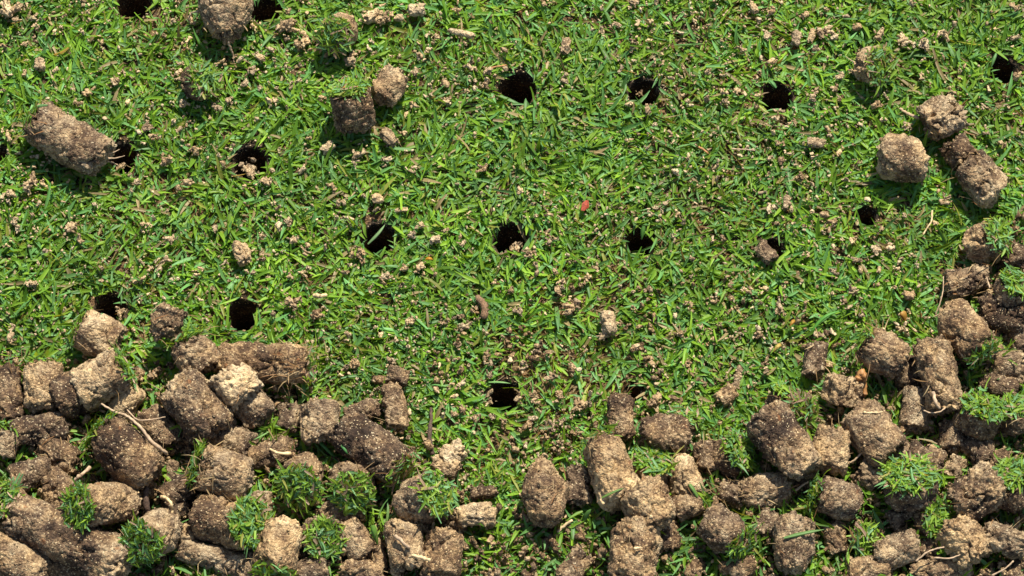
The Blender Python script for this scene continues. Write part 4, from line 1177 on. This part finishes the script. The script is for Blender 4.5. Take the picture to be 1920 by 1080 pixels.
stick([(1721, 847, 17), (1728, 862, 16)], .3, .2, 'tiny straw tip near the purple-brown core', M_ROOT, name='straw', cat='straw')
stick([(1620, 773, 21), (1635, 774, 21), (1655, 772, 20)], .45, .25, 'yellow straw lying across the large brown core', M_SEED, name='straw', cat='straw')
stick([(1732, 770, 24), (1745, 774, 23), (1762, 772, 22), (1772, 765, 21)], .25, .25, 'thin pale root at the foot of the tall upright core', M_ROOT)
stick([(1750, 735, 26), (1753, 752, 27), (1762, 766, 26)], .7, .5, 'grey curved root on the front of the tall upright core', M_ROOT)
stick([(1620, 825, 14), (1617, 845, 13), (1603, 862, 11), (1592, 868, 10)], .4, .35, 'bent brown runner between the round orange-brown core and the large one', M_ROOT, name='runner', cat='runner')
stick([(1492, 920, 12), (1502, 912, 13), (1515, 903, 14)], .5, .3, 'short pale straw left of the octagonal core', M_ROOT, name='straw', cat='straw')
stick([(1046, 998, 7), (1058, 986, 8), (1072, 976, 9)], .5, .6, 'pale straw pointing up right below the diamond-shaped core', M_SEED, name='straw', cat='straw')
stick([(1190, 1029, 26), (1202, 1026, 26)], .6, .35, 'tiny white chip on the knobbly core pair', M_SEED, name='chip', cat='chip')
stick([(1310, 276, 4), (1320, 281, 4.5), (1328, 288, 4)], .5, .4, 'orange-brown stem chip lying below the clean dark hole', M_ORANGE, name='stem_chip', cat='chip')
stick([(1372, 279, 4), (1392, 280, 4.5), (1418, 282, 4)], .3, .25, 'long thin brown twig in the right half turf', M_ROOT, name='twig', cat='twig')
stick([(896, 558, 4), (904, 566, 5), (909, 578, 5), (908, 594, 4)], 1.3, 1.4, 'smooth curved brown worm cast in the centre turf', plain('worm_cast', (.19, .11, .055), .9, 2200, .6), name='worm_cast', cat='worm cast', jit=.05)
stick([(1748, 395, 5), (1746, 415, 5), (1738, 428, 4.5), (1731, 440, 4)], .35, .3, 'forked dead pale stalk right of the small shaded hole', M_SEED, name='dead_stalk', cat='stalk')
stick([(590, 555, 4.5), (600, 555, 5), (611, 554, 4.5)], .9, .7, 'pale oval seed husk in the left half turf', M_SEED, name='seed_husk', cat='seed', jit=.05)
stick([(1442, 116, 4.5), (1452, 112, 4.5)], .8, .7, 'tan seed husk above the clean dark hole', M_SEED, name='seed_husk', cat='seed', jit=.05)
stick([(921, 127, 5), (938, 124, 5.5), (950, 122, 5)], .35, .3, 'orange straw above the widest hole', M_ORANGE, name='straw', cat='straw')
stick([(1656, 618, 5), (1650, 632, 6), (1648, 640, 5)], .9, .3, 'yellow curled dead leaf left of the bent roots', M_SEED, name='dead_leaf', cat='leaf')
blade_px((1690, 585), (1698, 603), 14, (.46, .27, .06), 'yellow-brown dead leaf above the angular core', 6, 3, 1, name='dead_leaf', cat='leaf')
blade_px((1466, 645), (1450, 660), 8, (.50, .38, .10), 'curled yellow blade left of the half buried soil strip', 4, 4, 1.5)
for (pts, wpx, c, lab) in [(((798, 486), (812, 487)), 7, (.45, .24, .02), 'yellow chip beside the round sandy crumb between the holes'),
                           (((1490, 600), (1481, 612)), 7, (.45, .25, .04), 'yellow bent blade tip in the lower right turf'),
                           (((706, 906), (722, 896)), 12, (.55, .26, .03), 'orange leaf fleck under the sloping dark core'),
                           (((738, 884), (752, 888)), 12, (.62, .36, .04), 'bright yellow leaf fleck at the foot of the sloping dark core')]:
    blade_px(pts[0], pts[1], wpx, c, lab, 5, 5, .8, name='leaf_fleck', cat='leaf fleck')
# red leaf bit
A = at(1097, 385, .0055); base = np.array([A[0], A[1], 0])
Vr = np.array([(-9, 12, 0), (-7, -4, .3), (2, -13, 0), (4, 2, .8), (8, -11, .5), (9, 4, 0), (-2, 14, .2)], float) * .85
Vr = np.stack([Vr[:, 0] * PXM, -Vr[:, 1] * PXM, Vr[:, 2] * .001], 1)
Vt = np.concatenate([Vr + (A - base), Vr + (A - base) - [0, 0, .0003]])
Tr = [(0, 3, 1), (1, 3, 2), (3, 4, 2), (3, 5, 4), (0, 6, 3), (6, 5, 3)]
rim = [0, 1, 2, 4, 5, 6]
Ts = list(Tr) + [(a + 7, c + 7, b + 7) for a, b, c in Tr]
for i in range(6):
    a, b = rim[i], rim[(i + 1) % 6]; Ts += [(a, b, b + 7), (a, b + 7, a + 7)]
link('leaf_bit', mesh('leaf_bit', Vt, T=np.array(Ts), mat=M_RED, smooth=False), base, label='tiny bright red leaf fragment on the grass right of centre', category='leaf')
print('objects', len(bpy.data.objects), 'verts', sum(len(m.vertices) for m in bpy.data.meshes))
